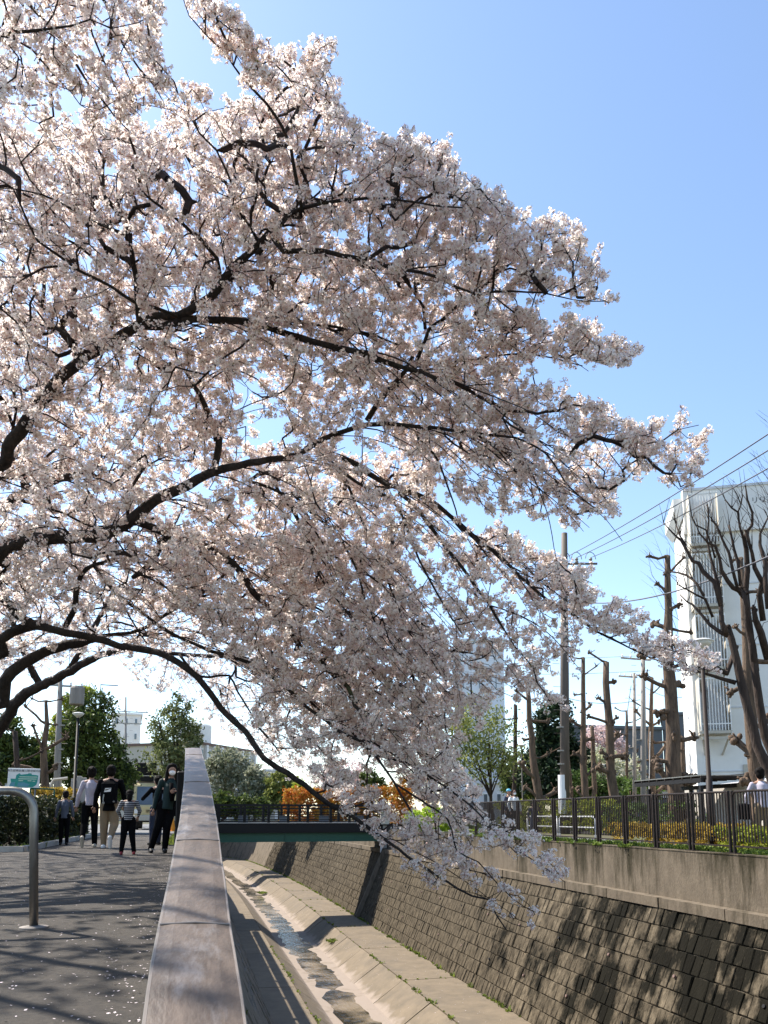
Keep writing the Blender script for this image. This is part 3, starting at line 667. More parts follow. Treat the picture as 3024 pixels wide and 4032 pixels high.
# fine shoots that stand against the sky at the right edge
m = MB()
for (x, y) in [(2990, 1760), (3005, 1900), (2960, 1850), (2800, 1990), (2730, 2050), (3020, 1650), (2900, 1930), (2640, 2060), (2560, 2140), (2600, 2260)]:
    for _ in range(4):
        e = hp(x + rnd.uniform(-50, 20), y + rnd.uniform(-50, 50), 20); s = hp(x + rnd.uniform(60, 150), y + rnd.uniform(120, 260), 20)
        mid = (s + e) / 2 + R.normal(0, .12, 3); m.tube([s, mid, e], [.007, .005, .002], 4, cap=False)
        for _ in range(3):
            q = mid * rnd.random() + e * (1 - rnd.random()) * 0 + (e - mid) * rnd.random() if False else mid + (e - mid) * rnd.random(); m.tube([q, q + np.array([-.25, 0, .16]) * rnd.uniform(.4, 1.3)], [.003, .0015], 3, cap=False)
wparent(m.build('shoots', M['dbark'], kind='stuff'), MS)

# ------------------------------------------------------------------ utility poles, lamps, cables
def upole(px, py_top, dh, w, mt, label, name='utility_pole', white=None, arms=(), xt=None):
    b = on_ground(px, dh); t = hp(px if xt is None else xt, py_top, dh); h = t[2]
    T = empty(name, b, label, 'utility pole'); r0 = w / F * dh / 2
    wparent(MB().tube([b, (b + t) / 2, t], [r0 * 1.1, r0, r0 * .7], 14).build('shaft', mt, smooth=True), T)
    for z in (2.6, 3.1, 4.0):
        if z < h: wparent(MB().lathe((b[0], b[1], z), [(r0 * 1.12, 0), (r0 * 1.12, .05)], 14).build('band', M['steel']), T)
    z = 2.0
    m = MB()
    while z < h - .4:
        s = 1 if int(z * 2.2) % 2 else -1; m.tube([(b[0], b[1], z), (b[0] + s * (r0 + .13), b[1], z)], .008, 4); z += .45
    wparent(m.build('step_bolt', M['steel'], kind='stuff'), T)
    for (z, ln, ang) in arms:
        c = np.array([b[0], b[1], z]); d = np.array([math.cos(ang), math.sin(ang), 0]) * ln / 2
        wparent(MB().box(tuple(c), (ln, .07, .07), rz=ang).build('crossarm', M['steel']), T)
        for s in (-.9, -.35, .35, .9):
            wparent(MB().lathe(tuple(c + d * s + (0, 0, .035)), [(.03, 0), (.045, .03), (.03, .06), (.045, .09), (.02, .13)], 8).build('insulator', M['white']), T)
    return T, b, h
P1, b1, h1 = upole(2222, 2100, 30, 34, M['polebrown'], 'tall brown utility pole with a pale sleeve at its foot, rising through the blossom', arms=())
r0 = 34 / F * 30 / 2
wparent(MB().lathe((b1[0], b1[1], .75), [(r0 * 1.16, 0), (r0 * 1.16, .02), (r0 * 1.13, 1.45), (r0 * 1.13, 1.46)], 16).build('pole_sleeve', M['white'], smooth=False), P1)
zc = hp(2260, 2215, 30)[2]
cx = b1.copy(); armd = np.array([.97, -.25, 0])
wparent(MB().tube([cx + (0, 0, zc) - armd * .15, cx + (0, 0, zc) + armd * 1.6], .045, 6).build('crossarm', M['steel']), P1)
heads = []
for s in (.35, .8, 1.35):
    q = cx + np.array([0, 0, zc]) + armd * s
    m = MB(); m.lathe(tuple(q + (0, 0, .03)), [(.05, 0), (.075, .05), (.04, .1), (.075, .15), (.03, .22)], 8); wparent(m.build('insulator', M['poleconc']), P1)
    a = [q + np.array([0, 0, .2]) + armd * .0 + np.array([.22 * math.cos(t), 0, .28 * math.sin(t)]) for t in np.linspace(0, math.pi, 8)]
    wparent(MB().tube(a, .014, 5).build('jumper_loop', M['cable']), P1); heads.append(q + (0, 0, .25))
P2, b2, h2 = upole(2532, 2553, 36, 20, M['poleconc'], 'pale utility pole with a crossarm, taller of the two left of the thick pollard', arms=((hp(2500, 2595, 36)[2], 1.6, .1),))
P3, b3, h3 = upole(2497, 2650, 40, 14, M['poleconc'], 'thin utility pole with short crossarm beside the taller pale pole', arms=((hp(2520, 2662, 40)[2], 1.1, .1),))
P4, b4, h4 = upole(1797, 2520, 44, 16, M['polebrown'], 'utility pole half hidden by blossom, in front of the pale tower block', arms=((hp(1797, 2560, 44)[2], 1.5, .3), (hp(1797, 2600, 44)[2], 1.5, .3)))
def cable(p, q, r, sag, label, cat='cable', mt=None, group=None, n=14):
    p = np.array(p, float); q = np.array(q, float); pts = [p + (q - p) * t - np.array([0, 0, sag * 4 * t * (1 - t)]) for t in np.linspace(0, 1, n)]
    o = MB().tube(pts, r, 5, cap=False).build('cable', mt or M['cable']); tag(o, label, cat, group); return o
ends = [(3160, 1620), (3160, 1690), (3160, 1768)]
for k, (q, e, lb) in enumerate(zip(heads, ends, ('topmost of the three cables running from the tall pole to upper right', 'middle cable of three running from the tall pole to upper right', 'lowest of the three cables running from the tall pole to upper right'))):
    c = cable(q, hp(e[0], e[1], 15), .014, .12, lb)
cable(hp(2300, 2372, 30), hp(3200, 2110, 17), .022, .45, 'single thick cable sagging across in front of the white building')
for (a, b, lb) in [((1760, 2583, 44), (2720, 2570, 34), 'nearly level cable crossing the sky just above the pollard tops'), ((1760, 2640, 44), (2560, 2640, 38), 'thin cable passing behind the pollards below the upper level cable'),
                   ((2230, 2748, 30), (2520, 2755, 36), 'short cable from the brown pole to the pale pole'), ((2532, 2700, 36), (2690, 2745, 37), 'short cable from the pale pole towards the white building'),
                   ((1000, 2790, 80), (2000, 2720, 60), 'faint cable high in the bright sky under the arching limb'), ((900, 2835, 80), (1700, 2810, 70), 'faint cable in the bright sky just below the highest one'), ((900, 2880, 80), (1700, 2860, 70), 'lowest faint cable in the bright sky above the apartment roof')]:
    cable(hp(*a), hp(*b), .012 if a[2] < 60 else .02, .2, lb)
cable(hp(2485, 2700, 40), hp(2440, 3010, 38), .016, 0, 'slanting stay wire between the bare trunks')
cable(hp(2700 - 145, 3130, 37), hp(2560, 2880, 37), .012, 0, 'pale stay wire leaning beside the grey brown pollard', mt=M['white'])

def lamp(px, py_top, dh, wtop, label, mt, kind='dish', base_px=None, wp=None):
    b = on_ground(base_px or px, dh); t = hp(px, py_top, dh); h = t[2]; s = wtop / F * dh / 2; rp = (wp or wtop * .13) / F * dh / 2
    T = empty('street_lamp', b, label, 'street lamp'); x, y = b[0], b[1]
    wparent(MB().tube([(x, y, 0), (x, y, h * .32), (x, y, h * .321), (x, y, h - s * .9)], [rp * 1.35, rp * 1.35, rp, rp * .8], 12).build('post', mt, smooth=True), T)
    wparent(MB().lathe((x, y, h - s * 1.0), [(s * .16, 0), (s * .28, s * .12), (s * .62, s * .42), (s * .92, s * .72)], 20).build('diffuser', M['lampglass'], smooth=True), T)
    wparent(MB().lathe((x, y, h - s * .28), [(s * .92, 0), (s * 1.0, s * .02), (s * 1.0, s * .07), (s * .7, s * .2), (s * .2, s * .28)], 20).build('lamp_cap', M['offwhite'], smooth=True), T)
    m = MB()
    for k in range(4):
        a = k * math.pi / 2 + .4; m.tube([(x + rp * math.cos(a), y + rp * math.sin(a), h - s * 1.3), (x + s * .5 * math.cos(a), y + s * .5 * math.sin(a), h - s * .7)], s * .03, 4)
    wparent(m.build('bracket', mt), T)
    return T
M['lampglass'] = flat('frosted_lamp_cover', (0.62, 0.60, 0.52), 0.4)
L1 = lamp(2765, 2515, 18, 92, 'brown post street lamp with wide dish head in front of the white building', M['brownmetal'], base_px=2800, wp=17)
L2 = lamp(2060, 2930, 40, 30, 'slim street lamp with pale dish head beside the dark conifer', M['blackmetal'], wp=6)
L3 = lamp(2380, 3008, 48, 22, 'smallest street lamp between the pollards, half hidden by shrubs', M['blackmetal'], wp=4)

# ------------------------------------------------------------------ white guard pipe and pavement things
G = empty('guard_rail', hp(2080, 3215, 28) * (1, 1, 0), 'white pipe guard rail behind the brown railing', 'guard rail')
ga = hp(2075, 3215, 28); gb = hp(2345, 3219, 24.0); zt = .66
ga[2] = gb[2] = 0; dv = gb - ga
for k in range(2):
    for z_ in (zt, zt * .5):
        a = ga + dv * (k * .5 + .01); b = ga + dv * (k * .5 + .49); wparent(MB().tube([a + (0, 0, z_ - .08 if z_ == zt else z_), a + dv * .02 + (0, 0, z_), b - dv * .02 + (0, 0, z_), b + (0, 0, z_ - .08 if z_ == zt else z_)], .022, 8).build('rail', M['white'], smooth=True), G)
for k in range(4):
    a = ga + dv * (.01, .485, .515, .99)[k]; wparent(MB().tube([a, a + (0, 0, zt - .06)], .028, 8).build('post', M['white'], smooth=True), G)

# ------------------------------------------------------------------ white building
z_roof = hp(2685, 1943, 36)[2]; H = z_roof
c1 = hp(2685, 1943, 36)[:2]; d2_ = dh_for_z(3024, 1913, H); c2 = hp(3024, 1913, d2_)[:2]; fdir = (c2 - c1) / np.linalg.norm(c2 - c1)
d0_ = dh_for_z(2642, 1968, H - .35); c0 = hp(2646, 1968, 39.0)[:2]; ldir = c0 - c1; Lw = max(2.2, np.linalg.norm(ldir)); 
pdir = np.array([-fdir[1], fdir[0]]); pdir = pdir if pdir[1] > 0 else -pdir       # away from the camera
ldn = ldir / np.linalg.norm(ldir)
WB = empty('white_building', (c1[0], c1[1], 0), 'white five storey building with barred outside stair at the right edge', 'building')
def wall_poly(c, d, ln, z0, z1, th, out):  # slab standing on plan line
    a = np.array([c[0], c[1], z0]); m = MB(); m.prism([(0, 0), (ln, 0), (ln, z1 - z0), (0, z1 - z0)], a, (d[0], d[1], 0), (0, 0, 1), (out[0], out[1], 0), th); return m
FL = 34.0
wparent(wall_poly(c1, fdir, FL, 0, H - 2.0, .3, pdir).build('front_wall', M['offwhite']), WB)
left_out = np.array([ldn[1], -ldn[0]]); left_in = left_out if left_out @ fdir > 0 else -left_out
wparent(wall_poly(c1 + ldn * .02, ldn, Lw, 0, H - .35, .3, left_in).build('side_wall', M['offwhite']), WB)
back = c1 + ldn * Lw
wparent(wall_poly(back, fdir, FL, 0, H - .4, .3, -pdir * .98).build('rear_wall', M['offwhite']), WB)
wparent(wall_poly(c1 - pdir * .18, fdir, FL, H - 2.0, H, .46, pdir).build('parapet_band', M['offwhite']), WB)
wparent(wall_poly(c1 - pdir * .22, fdir, FL, H, H + .12, .5, pdir).build('roof_coping', M['greyblue']), WB)
m = MB(); m.prism([(0, 0), (FL, 0), (FL, Lw), (0, Lw)], (c1[0], c1[1], H - .5), (fdir[0], fdir[1], 0), (ldn[0], ldn[1], 0), (0, 0, 1), .1); wparent(m.build('roof', M['greyblue']), WB)
# overhang at the left end of the roof
q = c1 + ldn * .1
m = MB(); m.prism([(0, -.2), (0, -1.15), (-.06, -1.25), (-.38, -.8), (-.38, -.2)], (q[0], q[1], H), (fdir[0], fdir[1], 0), (0, 0, 1), (ldn[0], ldn[1], 0), Lw); wparent(m.build('eaves_bracket', M['offwhite']), WB)
ST = 2.75
for k in range(1, 5):
    z = k * ST - .2
    wparent(wall_poly(c1 + fdir * .3 - pdir * .035, fdir, FL - .3, z, z + .06, .035, pdir).build('floor_band', M['greyblue']), WB)
def fpt(u, z, outd=0.0):
    p = c1 + fdir * u - pdir * outd; return (p[0], p[1], z)
# stair cage: landings, vertical bars, brackets
angF = math.atan2(fdir[1], fdir[0])
us_ = [u for u in np.arange(.05, 8, .05) if proj(fpt(u, 8.0))[0] < 2815 - 30]; u0 = .12; u1 = max(1.3, us_[-1] if us_ else 1.6)
for k in range(4):
    zb = hp(2780, 2891, 36)[2] + k * ST
    FE = wparent(MB().box(fpt((u0 + u1) / 2, zb, .5), (u1 - u0, .95, .12), rz=angF).box(fpt((u0 + u1) / 2, zb - .25, .9), (u1 - u0, .08, .12), rz=angF).build('stair_landing', M['beige']), WB)
    for i in range(11):
        u = u0 + (u1 - u0) * i / 10
        o = MB().box(fpt(u, zb + 1.22, .94), (.035, .035, 2.3), rz=angF).build('bar', M['offwhite']); o.parent = FE
    for z_ in (.35, 2.3):
        o = MB().box(fpt((u0 + u1) / 2, zb + z_, .94), (u1 - u0, .04, .05), rz=angF).build('rail', M['offwhite']); o.parent = FE
    for u in (u0, u1):
        o = MB().tube([fpt(u, zb + .05, .9), fpt(u + (.25 if u == u0 else -.25), zb - .9, .03)], .05, 4).build('bracket', M['beige']); o.parent = FE
        o = MB().box(fpt(u, zb + 1.2, .48), (.03, .95, 2.3), rz=angF).build('side_screen', M['beige']); o.parent = FE
    wd = wparent(MB().box(fpt(u0 + (u1 - u0) * .7, zb + 1.2, .02), (.8, .06, 1.9), rz=angF).build('door', M['greyblue']), WB)
    o = MB().box(fpt(u0 + (u1 - u0) * .25, zb + 1.55, .02), (.4, .06, .9), rz=angF).build('window', M['greyblue']); wparent(o, WB)
wparent(MB().box(fpt(2.6, 1.9, .06), (1.5, .06, 1.9), rz=angF).build('lower_door', M['beige']), WB)
wparent(MB().box(fpt(4.6, 2.0, .06), (.7, .05, .8), rz=angF).build('vent_panel', M['white']), WB)
wparent(MB().tube([fpt(.35, H - 1.2, .3), fpt(.35, H + .1, .3), fpt(.35, H + 1.0, .3)], .03, 6).build('roof_aerial', M['steel']), WB)
for k in range(0):
    for j in range(4):
        f = wparent(MB().box(fpt(11 + j * 4.2, 1.6 + ST * (k + 1), .02), (2.0, .08, 1.3), rz=angF).build('window', M['greyblue']), WB)
        o = MB().box(fpt(11 + j * 4.2, 1.6 + ST * (k + 1), .07), (1.8, .03, 1.1), rz=angF).build('pane', M['glass']); o.parent = f
# small dark characters painted high on the parapet band
ft = bpy.data.curves.new('painted_lettering', 'FONT'); ft.body = "\u30ea\u30ea\u30a2"; ft.size = .32; ft.extrude = .004; ft.align_x = 'CENTER'
fo = text_object('painted_lettering', ft, M['darkgrey'])
uu = float(np.linalg.norm(hp(3006, 1958, dh_for_z(3006, 1958, H - .7))[:2] - c1)); pz = fpt(uu, H - .8, .195)
fo.matrix_basis = Matrix.Translation(pz) @ Matrix(((fdir[0], 0, -pdir[0] * 1.0, 0), (fdir[1], 0, -pdir[1] * 1.0, 0), (0, 1, 0, 0), (0, 0, 0, 1)))
wparent(fo, WB)
# low tiled annexe wall at its foot
AW = empty('tiled_screen_wall', hp(2700, 3215, 27) * (1, 1, 0), 'low pale tiled wall behind the railing under the white building', 'wall')
wa = hp(2702, 3215, 30); wb = hp(3090, 3215, 21.5); wa[2] = wb[2] = 0; wd_ = wb - wa; wl = np.linalg.norm(wd_[:2]); wu = wd_ / wl; ang = math.atan2(wu[1], wu[0])
wparent(MB().box(tuple((wa + wb) / 2 + (0, 0, .8)), (wl, .14, 1.6), rz=ang).build('wall_core', M['concrete']), AW)
tn = int(wl / .62); nout = np.array([wu[1], -wu[0], 0]); nout = nout if nout[1] < 0 else -nout
tm = MB().bbox((0, 0, 0), (.60, .03, .255), .006).mesh('tile'); tm.materials.append(M['greyblue'])
for r in range(5):
    for k in range(tn):
        o = bpy.data.objects.new('tile', tm); COL.objects.link(o); o.parent = AW; o.matrix_parent_inverse = AW.matrix_basis.inverted()
        o.location = tuple(wa + wu * (k * .62 + .31) + nout * .09 + (0, 0, .46 + r * .27)); o.rotation_euler = (0, 0, ang)
# shelter with flat dark roof
za = hp(2790, 3068, 26)[2]
SH = empty('shelter', hp(2830, 3215, 26) * (1, 1, 0), 'dark framed shelter with flat roof and curved end post in front of the white building', 'shelter')
sa = hp(2684, 3085, 27); sb = hp(2975, 3085, 23.8); sa[2] = sb[2] = za; sc = (sa + sb) / 2; sd = sb - sa; sl2 = np.linalg.norm(sd[:2]); su = sd / sl2; an2 = math.atan2(su[1], su[0]); sn = np.array([-su[1], su[0], 0]); sn = sn if sn[1] > 0 else -sn
wparent(MB().box(tuple(sc + sn * .8 + (0, 0, -.02)), (sl2, 1.7, .03), rz=an2).build('roof_sheet', M['steel']), SH)
for k in range(9):
    p = sa + su * (sl2 * k / 8) + sn * .8; wparent(MB().box(tuple(p + (0, 0, -.07)), (.05, 1.7, .07), rz=an2).build('rafter', M['brownmetal']), SH)
wparent(MB().box(tuple(sc + (0, 0, .03)), (sl2, .08, .06), rz=an2).build('roof_edge', M['blackmetal']), SH)
wparent(MB().box(tuple(sc + (0, 0, -.25)), (sl2, .1, .12), rz=an2).build('beam', M['blackmetal']), SH)
wparent(MB().box(tuple(sc + sn * 1.6 + (0, 0, -.15)), (sl2, .08, .12), rz=an2).build('beam', M['blackmetal']), SH)
for k, (u_, v_) in enumerate(((.14, 0), (.22, 1.6), (.98, 1.6))):
    p = sa + su * sl2 * u_ + sn * v_; wparent(MB().box((p[0], p[1], (za - .3) / 2), (.09, .09, za - .3), rz=an2).build('post', M['blackmetal']), SH)
p = sb; wparent(MB().tube([p - su * .45 + (0, 0, -.26), p - su * .15 + (0, 0, -.32), p - su * .04 + (0, 0, -.5), p + (0, 0, -.9), (p[0], p[1], 0)], .05, 8).build('curved_post', M['blackmetal'], smooth=True), SH)

M['palewall'] = flat('pale_far_wall', (0.66, 0.70, 0.75), 0.8, var=.03)
# ------------------------------------------------------------------ far buildings
def block(name, label, pxl, pxr, ytop, dh, depth, mt, floors=0, cols=0, wmt=None, roofmt=None, skew=0.0, balc=False, ytr=None, tanks=0, ybase=3215, name_w='window', wz=(.9, 1.2), ww=.55):
    a = hp(pxl, ytop, dh); h = a[2]; b = hp(pxr, ytop if ytr is None else ytr, dh_for_z(pxr, ytr, h) if ytr is not None else dh * (1 + skew))
    a2 = a[:2]; b2 = b[:2]; d = b2 - a2; ln = np.linalg.norm(d); d = d / ln; n = np.array([-d[1], d[0]]); n = n if n[1] > 0 else -n; an = math.atan2(d[1], d[0])
    T = empty(name, (a2[0], a2[1], 0), label, 'building'); c = (a2 + b2) / 2 + n * depth / 2
    wparent(MB().box((c[0], c[1], h / 2), (ln, depth, h), rz=an).build('walls', mt), T)
    wparent(MB().box((c[0], c[1], h + .12), (ln + .5, depth + .5, .3), rz=an).build('roof', roofmt or mt), T)
    if floors:
        fh = h / floors; cw = ln / cols
        for r in range(floors):
            for k in range(cols):
                p = a2 + d * (k + .5) * cw - n * .04; z = (r + .55) * fh
                f = wparent(MB().box((p[0], p[1], z), (cw * ww, .12, fh * .45), rz=an).build(name_w, wmt or M['white']), T)
                p2 = a2 + d * (k + .5) * cw - n * .12; o = MB().box((p2[0], p2[1], z), (cw * ww * .86, .05, fh * .37), rz=an).build('pane', M['glass']); o.parent = f
                if balc:
                    p3 = a2 + d * (k + .5) * cw - n * .5; o = MB().box((p3[0], p3[1], z - fh * .32), (cw * .92, .9, .08), rz=an).build('balcony', M['concrete']); wparent(o, T)
                    p3 = a2 + d * (k + .5) * cw - n * .93; o = MB().box((p3[0], p3[1], z - fh * .32 + .45), (cw * .92, .05, .9), rz=an).build('balcony_front', M['offwhite']); wparent(o, T)
    return T, a2, d, n, ln, h, an
block('tower_block', 'tall pale grey tower block behind the blossom tips', 1790, 1982, 2525, 95, 14, M['palewall'], 6, 3, ww=.06)
T, a2, d, n, ln, h, an = block('dark_building', 'dark grey building with stacked balconies behind the bare trunks', 2503, 2608, 2893, 88, 10, M['darkgrey'], 5, 3, ww=.5, skew=-.05)
block('dark_tower', 'taller dark grey block beside the stacked balconies', 2606, 2700, 2818, 84, 10, M['darkgrey'], 0, 0)
block('low_house', 'low grey house with pitched roof behind the pollards', 2575, 2650, 3110, 52, 5, M['greyblue'], 1, 1, ww=.4, wmt=M['blackmetal'], roofmt=M['roofbrown'])
Bn = block('low_white_house', 'white ground floor wall glimpsed beside the yellow green tree', 1885, 1990, 3085, 60, 6, M['greyblue'], 1, 2, ww=.3)
T, a2, d, n, ln, h, an = block('apartment_building', 'cream apartment block with ribbed wall, small windows and roof tanks', 779, 1000, 2928, 100, 12, M['beige'], 4, 8, ww=.3, ytr=2963, roofmt=M['roofbrown'])
for k in range(9):
    p = a2 + d * ln * k / 8 - n * .15; wparent(MB().box((p[0], p[1], h / 2), (.45, .4, h - .1), rz=an).build('pilaster', M['offwhite']), T)
for k in (1.2, 2.8):
    p = a2 + d * ln * k / 8 + n * 3; tk = MB().lathe((p[0], p[1], h + .3), [(1.5, 0), (1.5, 2.6), (1.3, 2.8), (.2, 2.95)], 20).build('roof_tank', M['offwhite'], smooth=False); wparent(tk, T)
block('grey_hall', 'grey gabled building end just behind the top of the parapet', 742, 790, 2895, 92, 9, M['concrete'], 3, 2, ww=.3)
block('white_tower', 'tall white tower beyond the end of the path', 443, 556, 2812, 120, 12, M['offwhite'], 7, 3, ww=.25)
block('far_glass_building', 'small pale blue building far behind the bridge', 1040, 1100, 3035, 130, 10, M['greyblue'], 2, 3)
block('pink_roof_house', 'distant low house with pinkish roof beyond the bridge', 965, 1085, 3065, 110, 10, M['concrete'], 2, 5, roofmt=M['roofbrown'])
block('left_house', 'pale house glimpsed behind the map sign at the left edge', -60, 62, 2960, 40, 6, M['greyblue'], 2, 2, ww=.4)
# ------------------------------------------------------------------ leaves in volume
def leaf_cloud(name, root, blobs, n, s, mt, seed=0, clump=.16, nclump=None, surf=.55, kind=None, box=False, flatn=0.0):
    q = np.random.default_rng(seed + 17); vol = np.array([np.prod(b[1]) for b in blobs]) ** (2 / 3); pb = vol / vol.sum()
    nclump = nclump or max(8, n // 22); which = q.choice(len(blobs), nclump, p=pb)
    cc = np.array([blobs[i][0] for i in which], float); rr_ = np.array([blobs[i][1] for i in which], float)
    if box:
        u = q.uniform(-1, 1, (nclump, 3)); ax = q.integers(0, 3, nclump); m_ = q.random(nclump) < .75; sg = np.sign(q.uniform(-1, 1, nclump)); u[m_, ax[m_]] = sg[m_]; u[:, 2] = np.where((u[:, 2] < -.99), .99, u[:, 2])
    else:
        u = q.normal(size=(nclump, 3)); u /= np.linalg.norm(u, axis=1)[:, None]; u *= (q.random(nclump) ** (1 - surf) * .45 + .58)[:, None] * q.uniform(.82, 1.12, nclump)[:, None]
    C = cc + u * rr_
    k = q.integers(0, nclump, n); mean_r = float(np.mean(rr_)); P = C[k] + q.normal(0, 1, (n, 3)) * clump * min(1.6, mean_r) * q.uniform(.5, 1.3, nclump)[k][:, None]
    a = q.normal(size=(n, 3)); a /= np.linalg.norm(a, axis=1)[:, None]; b = q.normal(size=(n, 3)); 
    if flatn: a[:, 2] *= (1 - flatn)
    b -= a * (a * b).sum(1)[:, None]; b /= np.linalg.norm(b, axis=1)[:, None]
    L_ = (s * q.uniform(.6, 1.3, n))[:, None]; a = a * L_; b = b * L_ * .55
    V = np.stack([P - a, P - b * .9, P + a, P + b * .9], 1).reshape(-1, 3); V[:, 2] = np.maximum(V[:, 2], 0.02)
    Fq = np.arange(4 * n).reshape(-1, 4)
    o = np_mesh(name, V, Fq, mt)
    if kind: o['kind'] = kind
    return wparent(o, root) if root is not None else o
LM = {
 'dark': leafmat('dark_evergreen_leaves', (0.12, 0.16, 0.035), (0.025, 0.042, 0.012), .28, 1.0),
 'mid': leafmat('green_leaves', (0.13, 0.20, 0.045), (0.045, 0.08, 0.02), .3, 1.0),
 'olive': leafmat('olive_spring_leaves', (0.27, 0.29, 0.08), (0.12, 0.15, 0.04), .4, .9),
 'olive2': leafmat('olive_leaves', (0.22, 0.24, 0.09), (0.055, 0.075, 0.025), .35, 1.3),
 'yellow': leafmat('yellow_green_leaves', (0.40, 0.42, 0.05), (0.18, 0.22, 0.03), .4, 1.5),
 'bright': leafmat('bright_spring_leaves', (0.45, 0.58, 0.05), (0.22, 0.34, 0.03), .45, 3),
 'gold': leafmat('golden_leaves', (0.48, 0.33, 0.04), (0.25, 0.17, 0.03), .4, 1.2),
 'orange': leafmat('orange_red_leaves', (0.50, 0.15, 0.03), (0.34, 0.22, 0.03), .35, .35),
 'hedge': leafmat('hedge_leaves', (0.055, 0.065, 0.022), (0.018, 0.022, 0.010), .2, 2.5),
 'greywhite': leafmat('pale_bush_leaves', (0.36, 0.36, 0.26), (0.13, 0.15, 0.08), .35, .5),
 'whiteb': leafmat('white_blossom', (0.72, 0.70, 0.58), (0.38, 0.40, 0.22), .4, .8),
 'pinkb': leafmat('far_cherry_blossom', (0.80, 0.66, 0.64), (0.55, 0.42, 0.40), .45, .8),
 'conifer': leafmat('conifer_needles', (0.035, 0.065, 0.025), (0.010, 0.020, 0.010), .15, .7),
}
def ltree(name, label, base_px, dh, blobs, n, s, mt, trunk=True, lean=0, seed=0, cat='tree', group=None, bark=None, limbs=5, clump=.16, tw=.14):
    """blobs: (px, py, rx px, ry px) read off the photograph at horizontal distance dh."""
    b = on_ground(base_px, dh); T = empty(name, b, label, cat, group); Bs = []
    for (x, y, rx, ry) in blobs:
        c = hp(x, y, dh + rnd.uniform(-.6, .6)); k = np.linalg.norm(c - C0) / F; Bs.append((c, (rx * k, rx * k * .9, ry * k)))
    if trunk:
        top = np.mean([B_[0] for B_ in Bs], axis=0); m = MB(); J = [b, b + (top - b) * .35 + R.normal(0, .06, 3), b + (top - b) * .7 + R.normal(0, .1, 3), top]
        m.tube(J, [tw, tw * .8, tw * .6, tw * .25], 8, bump=.08)
        wparent(m.build('trunk', bark or M['dbark'], smooth=True), T)
        for i in range(limbs):
            B_ = Bs[i % len(Bs)]; st = b + (top - b) * rnd.uniform(.3, .75); e = B_[0] + R.normal(0, .45, 3) * np.array(B_[1]); mid = (st + e) / 2 + (0, 0, -.08 * np.linalg.norm(e - st)) + R.normal(0, .12, 3)
            wparent(MB().tube([st, mid, e, e + (e - mid) * .35], [tw * .42, tw * .3, tw * .16, tw * .06], 6, bump=.08).build('limb', bark or M['dbark'], smooth=True), T)
    leaf_cloud('crown', T, Bs, n, s, mt, seed=seed + len(name), clump=clump)
    return T
# right of the canal
ltree('yellow_green_tree', 'loose yellow green tree with many thin dark stems in front of the tower block', 1945, 38, [(1800, 2900, 70, 110), (1880, 2870, 90, 110), (1960, 2920, 70, 120), (1900, 3000, 110, 60), (2010, 2990, 45, 60)], 5200, .085, LM['olive'], seed=1, limbs=12, tw=.10, clump=.30)
ltree('conifer_tree', 'broad dark conifer behind the bare pollards', 2190, 46, [(2190, 2850, 75, 95), (2180, 2970, 105, 90), (2200, 3070, 120, 70), (2100, 3040, 60, 70), (2260, 3020, 55, 90)], 13000, .15, LM['conifer'], seed=2, tw=.25)
ltree('white_blossom_tree', 'low white flowering tree right of the dark conifer', 2330, 50, [(2300, 3030, 60, 55), (2370, 3010, 70, 60), (2440, 3050, 60, 50), (2500, 3030, 40, 40)], 4500, .12, LM['whiteb'], seed=3)
ltree('far_cherry_tree', 'distant pale pink cherry behind the lumpy pollard', 2380, 60, [(2360, 2900, 45, 45), (2400, 2940, 60, 50), (2330, 2930, 35, 35)], 2600, .14, LM['pinkb'], seed=4)
ltree('round_green_bush', 'round dark green shrub under the white flowering tree', 2290, 42, [(2290, 3090, 75, 55), (2360, 3110, 60, 40), (2460, 3110, 70, 42), (2530, 3120, 60, 36)], 6000, .10, LM['mid'], seed=5, cat='shrub', tw=.07)
ltree('shady_shrub', 'dark evergreen shrub between the street lamp and the pollards', 2070, 48, [(2060, 3090, 50, 60), (2010, 3060, 40, 70), (2120, 3110, 60, 50)], 5000, .12, LM['dark'], seed=6, cat='shrub', tw=.08)
def hedge(name, label, p0, p1, w, h, n, s, mt, cat='hedge', seed=0, z0=0.0, stems=True):
    p0 = np.array([p0[0], p0[1], 0.0]); p1 = np.array([p1[0], p1[1], 0.0]); d = p1 - p0; ln = np.linalg.norm(d); k = max(1, int(ln / (w * 1.1)))
    T = empty(name, (p0 + p1) / 2, label, cat); Bs = [(p0 + d * (i + .5) / k + (0, 0, z0 + h * .52), (ln / k * .55, w * .5, h * rnd.uniform(.47, .53))) for i in range(k)]
    an = math.atan2(d[1], d[0]); c, s_ = math.cos(an), math.sin(an)
    Bl = [((0, 0, 0), b[1]) for b in Bs]
    o = leaf_cloud('foliage', None, [((ln * (i + .5) / k, 0, z0 + h * .52), Bs[i][1]) for i in range(k)], n, s, mt, seed=seed, clump=.10, box=True)
    me = o.data; v = np.empty(len(me.vertices) * 3, dtype=np.float32); me.vertices.foreach_get('co', v); v = v.reshape(-1, 3); x = v[:, 0] * c - v[:, 1] * s_ + p0[0]; y = v[:, 0] * s_ + v[:, 1] * c + p0[1]; v[:, 0] = x; v[:, 1] = y; me.vertices.foreach_set('co', v.ravel()); me.update()
    wparent(o, T)
    m = MB()
    for i in range(max(3, int(ln * 2))):
        t = rnd.random(); p = p0 + d * t + np.array([-s_, c, 0]) * rnd.uniform(-.3, .3) * w; m.tube([p, p + (rnd.uniform(-.1, .1), rnd.uniform(-.1, .1), (z0 + h) * .7)], [.016, .008], 4)
    wparent(m.build('stems', M['dbark'], kind='stuff'), T)
    return T
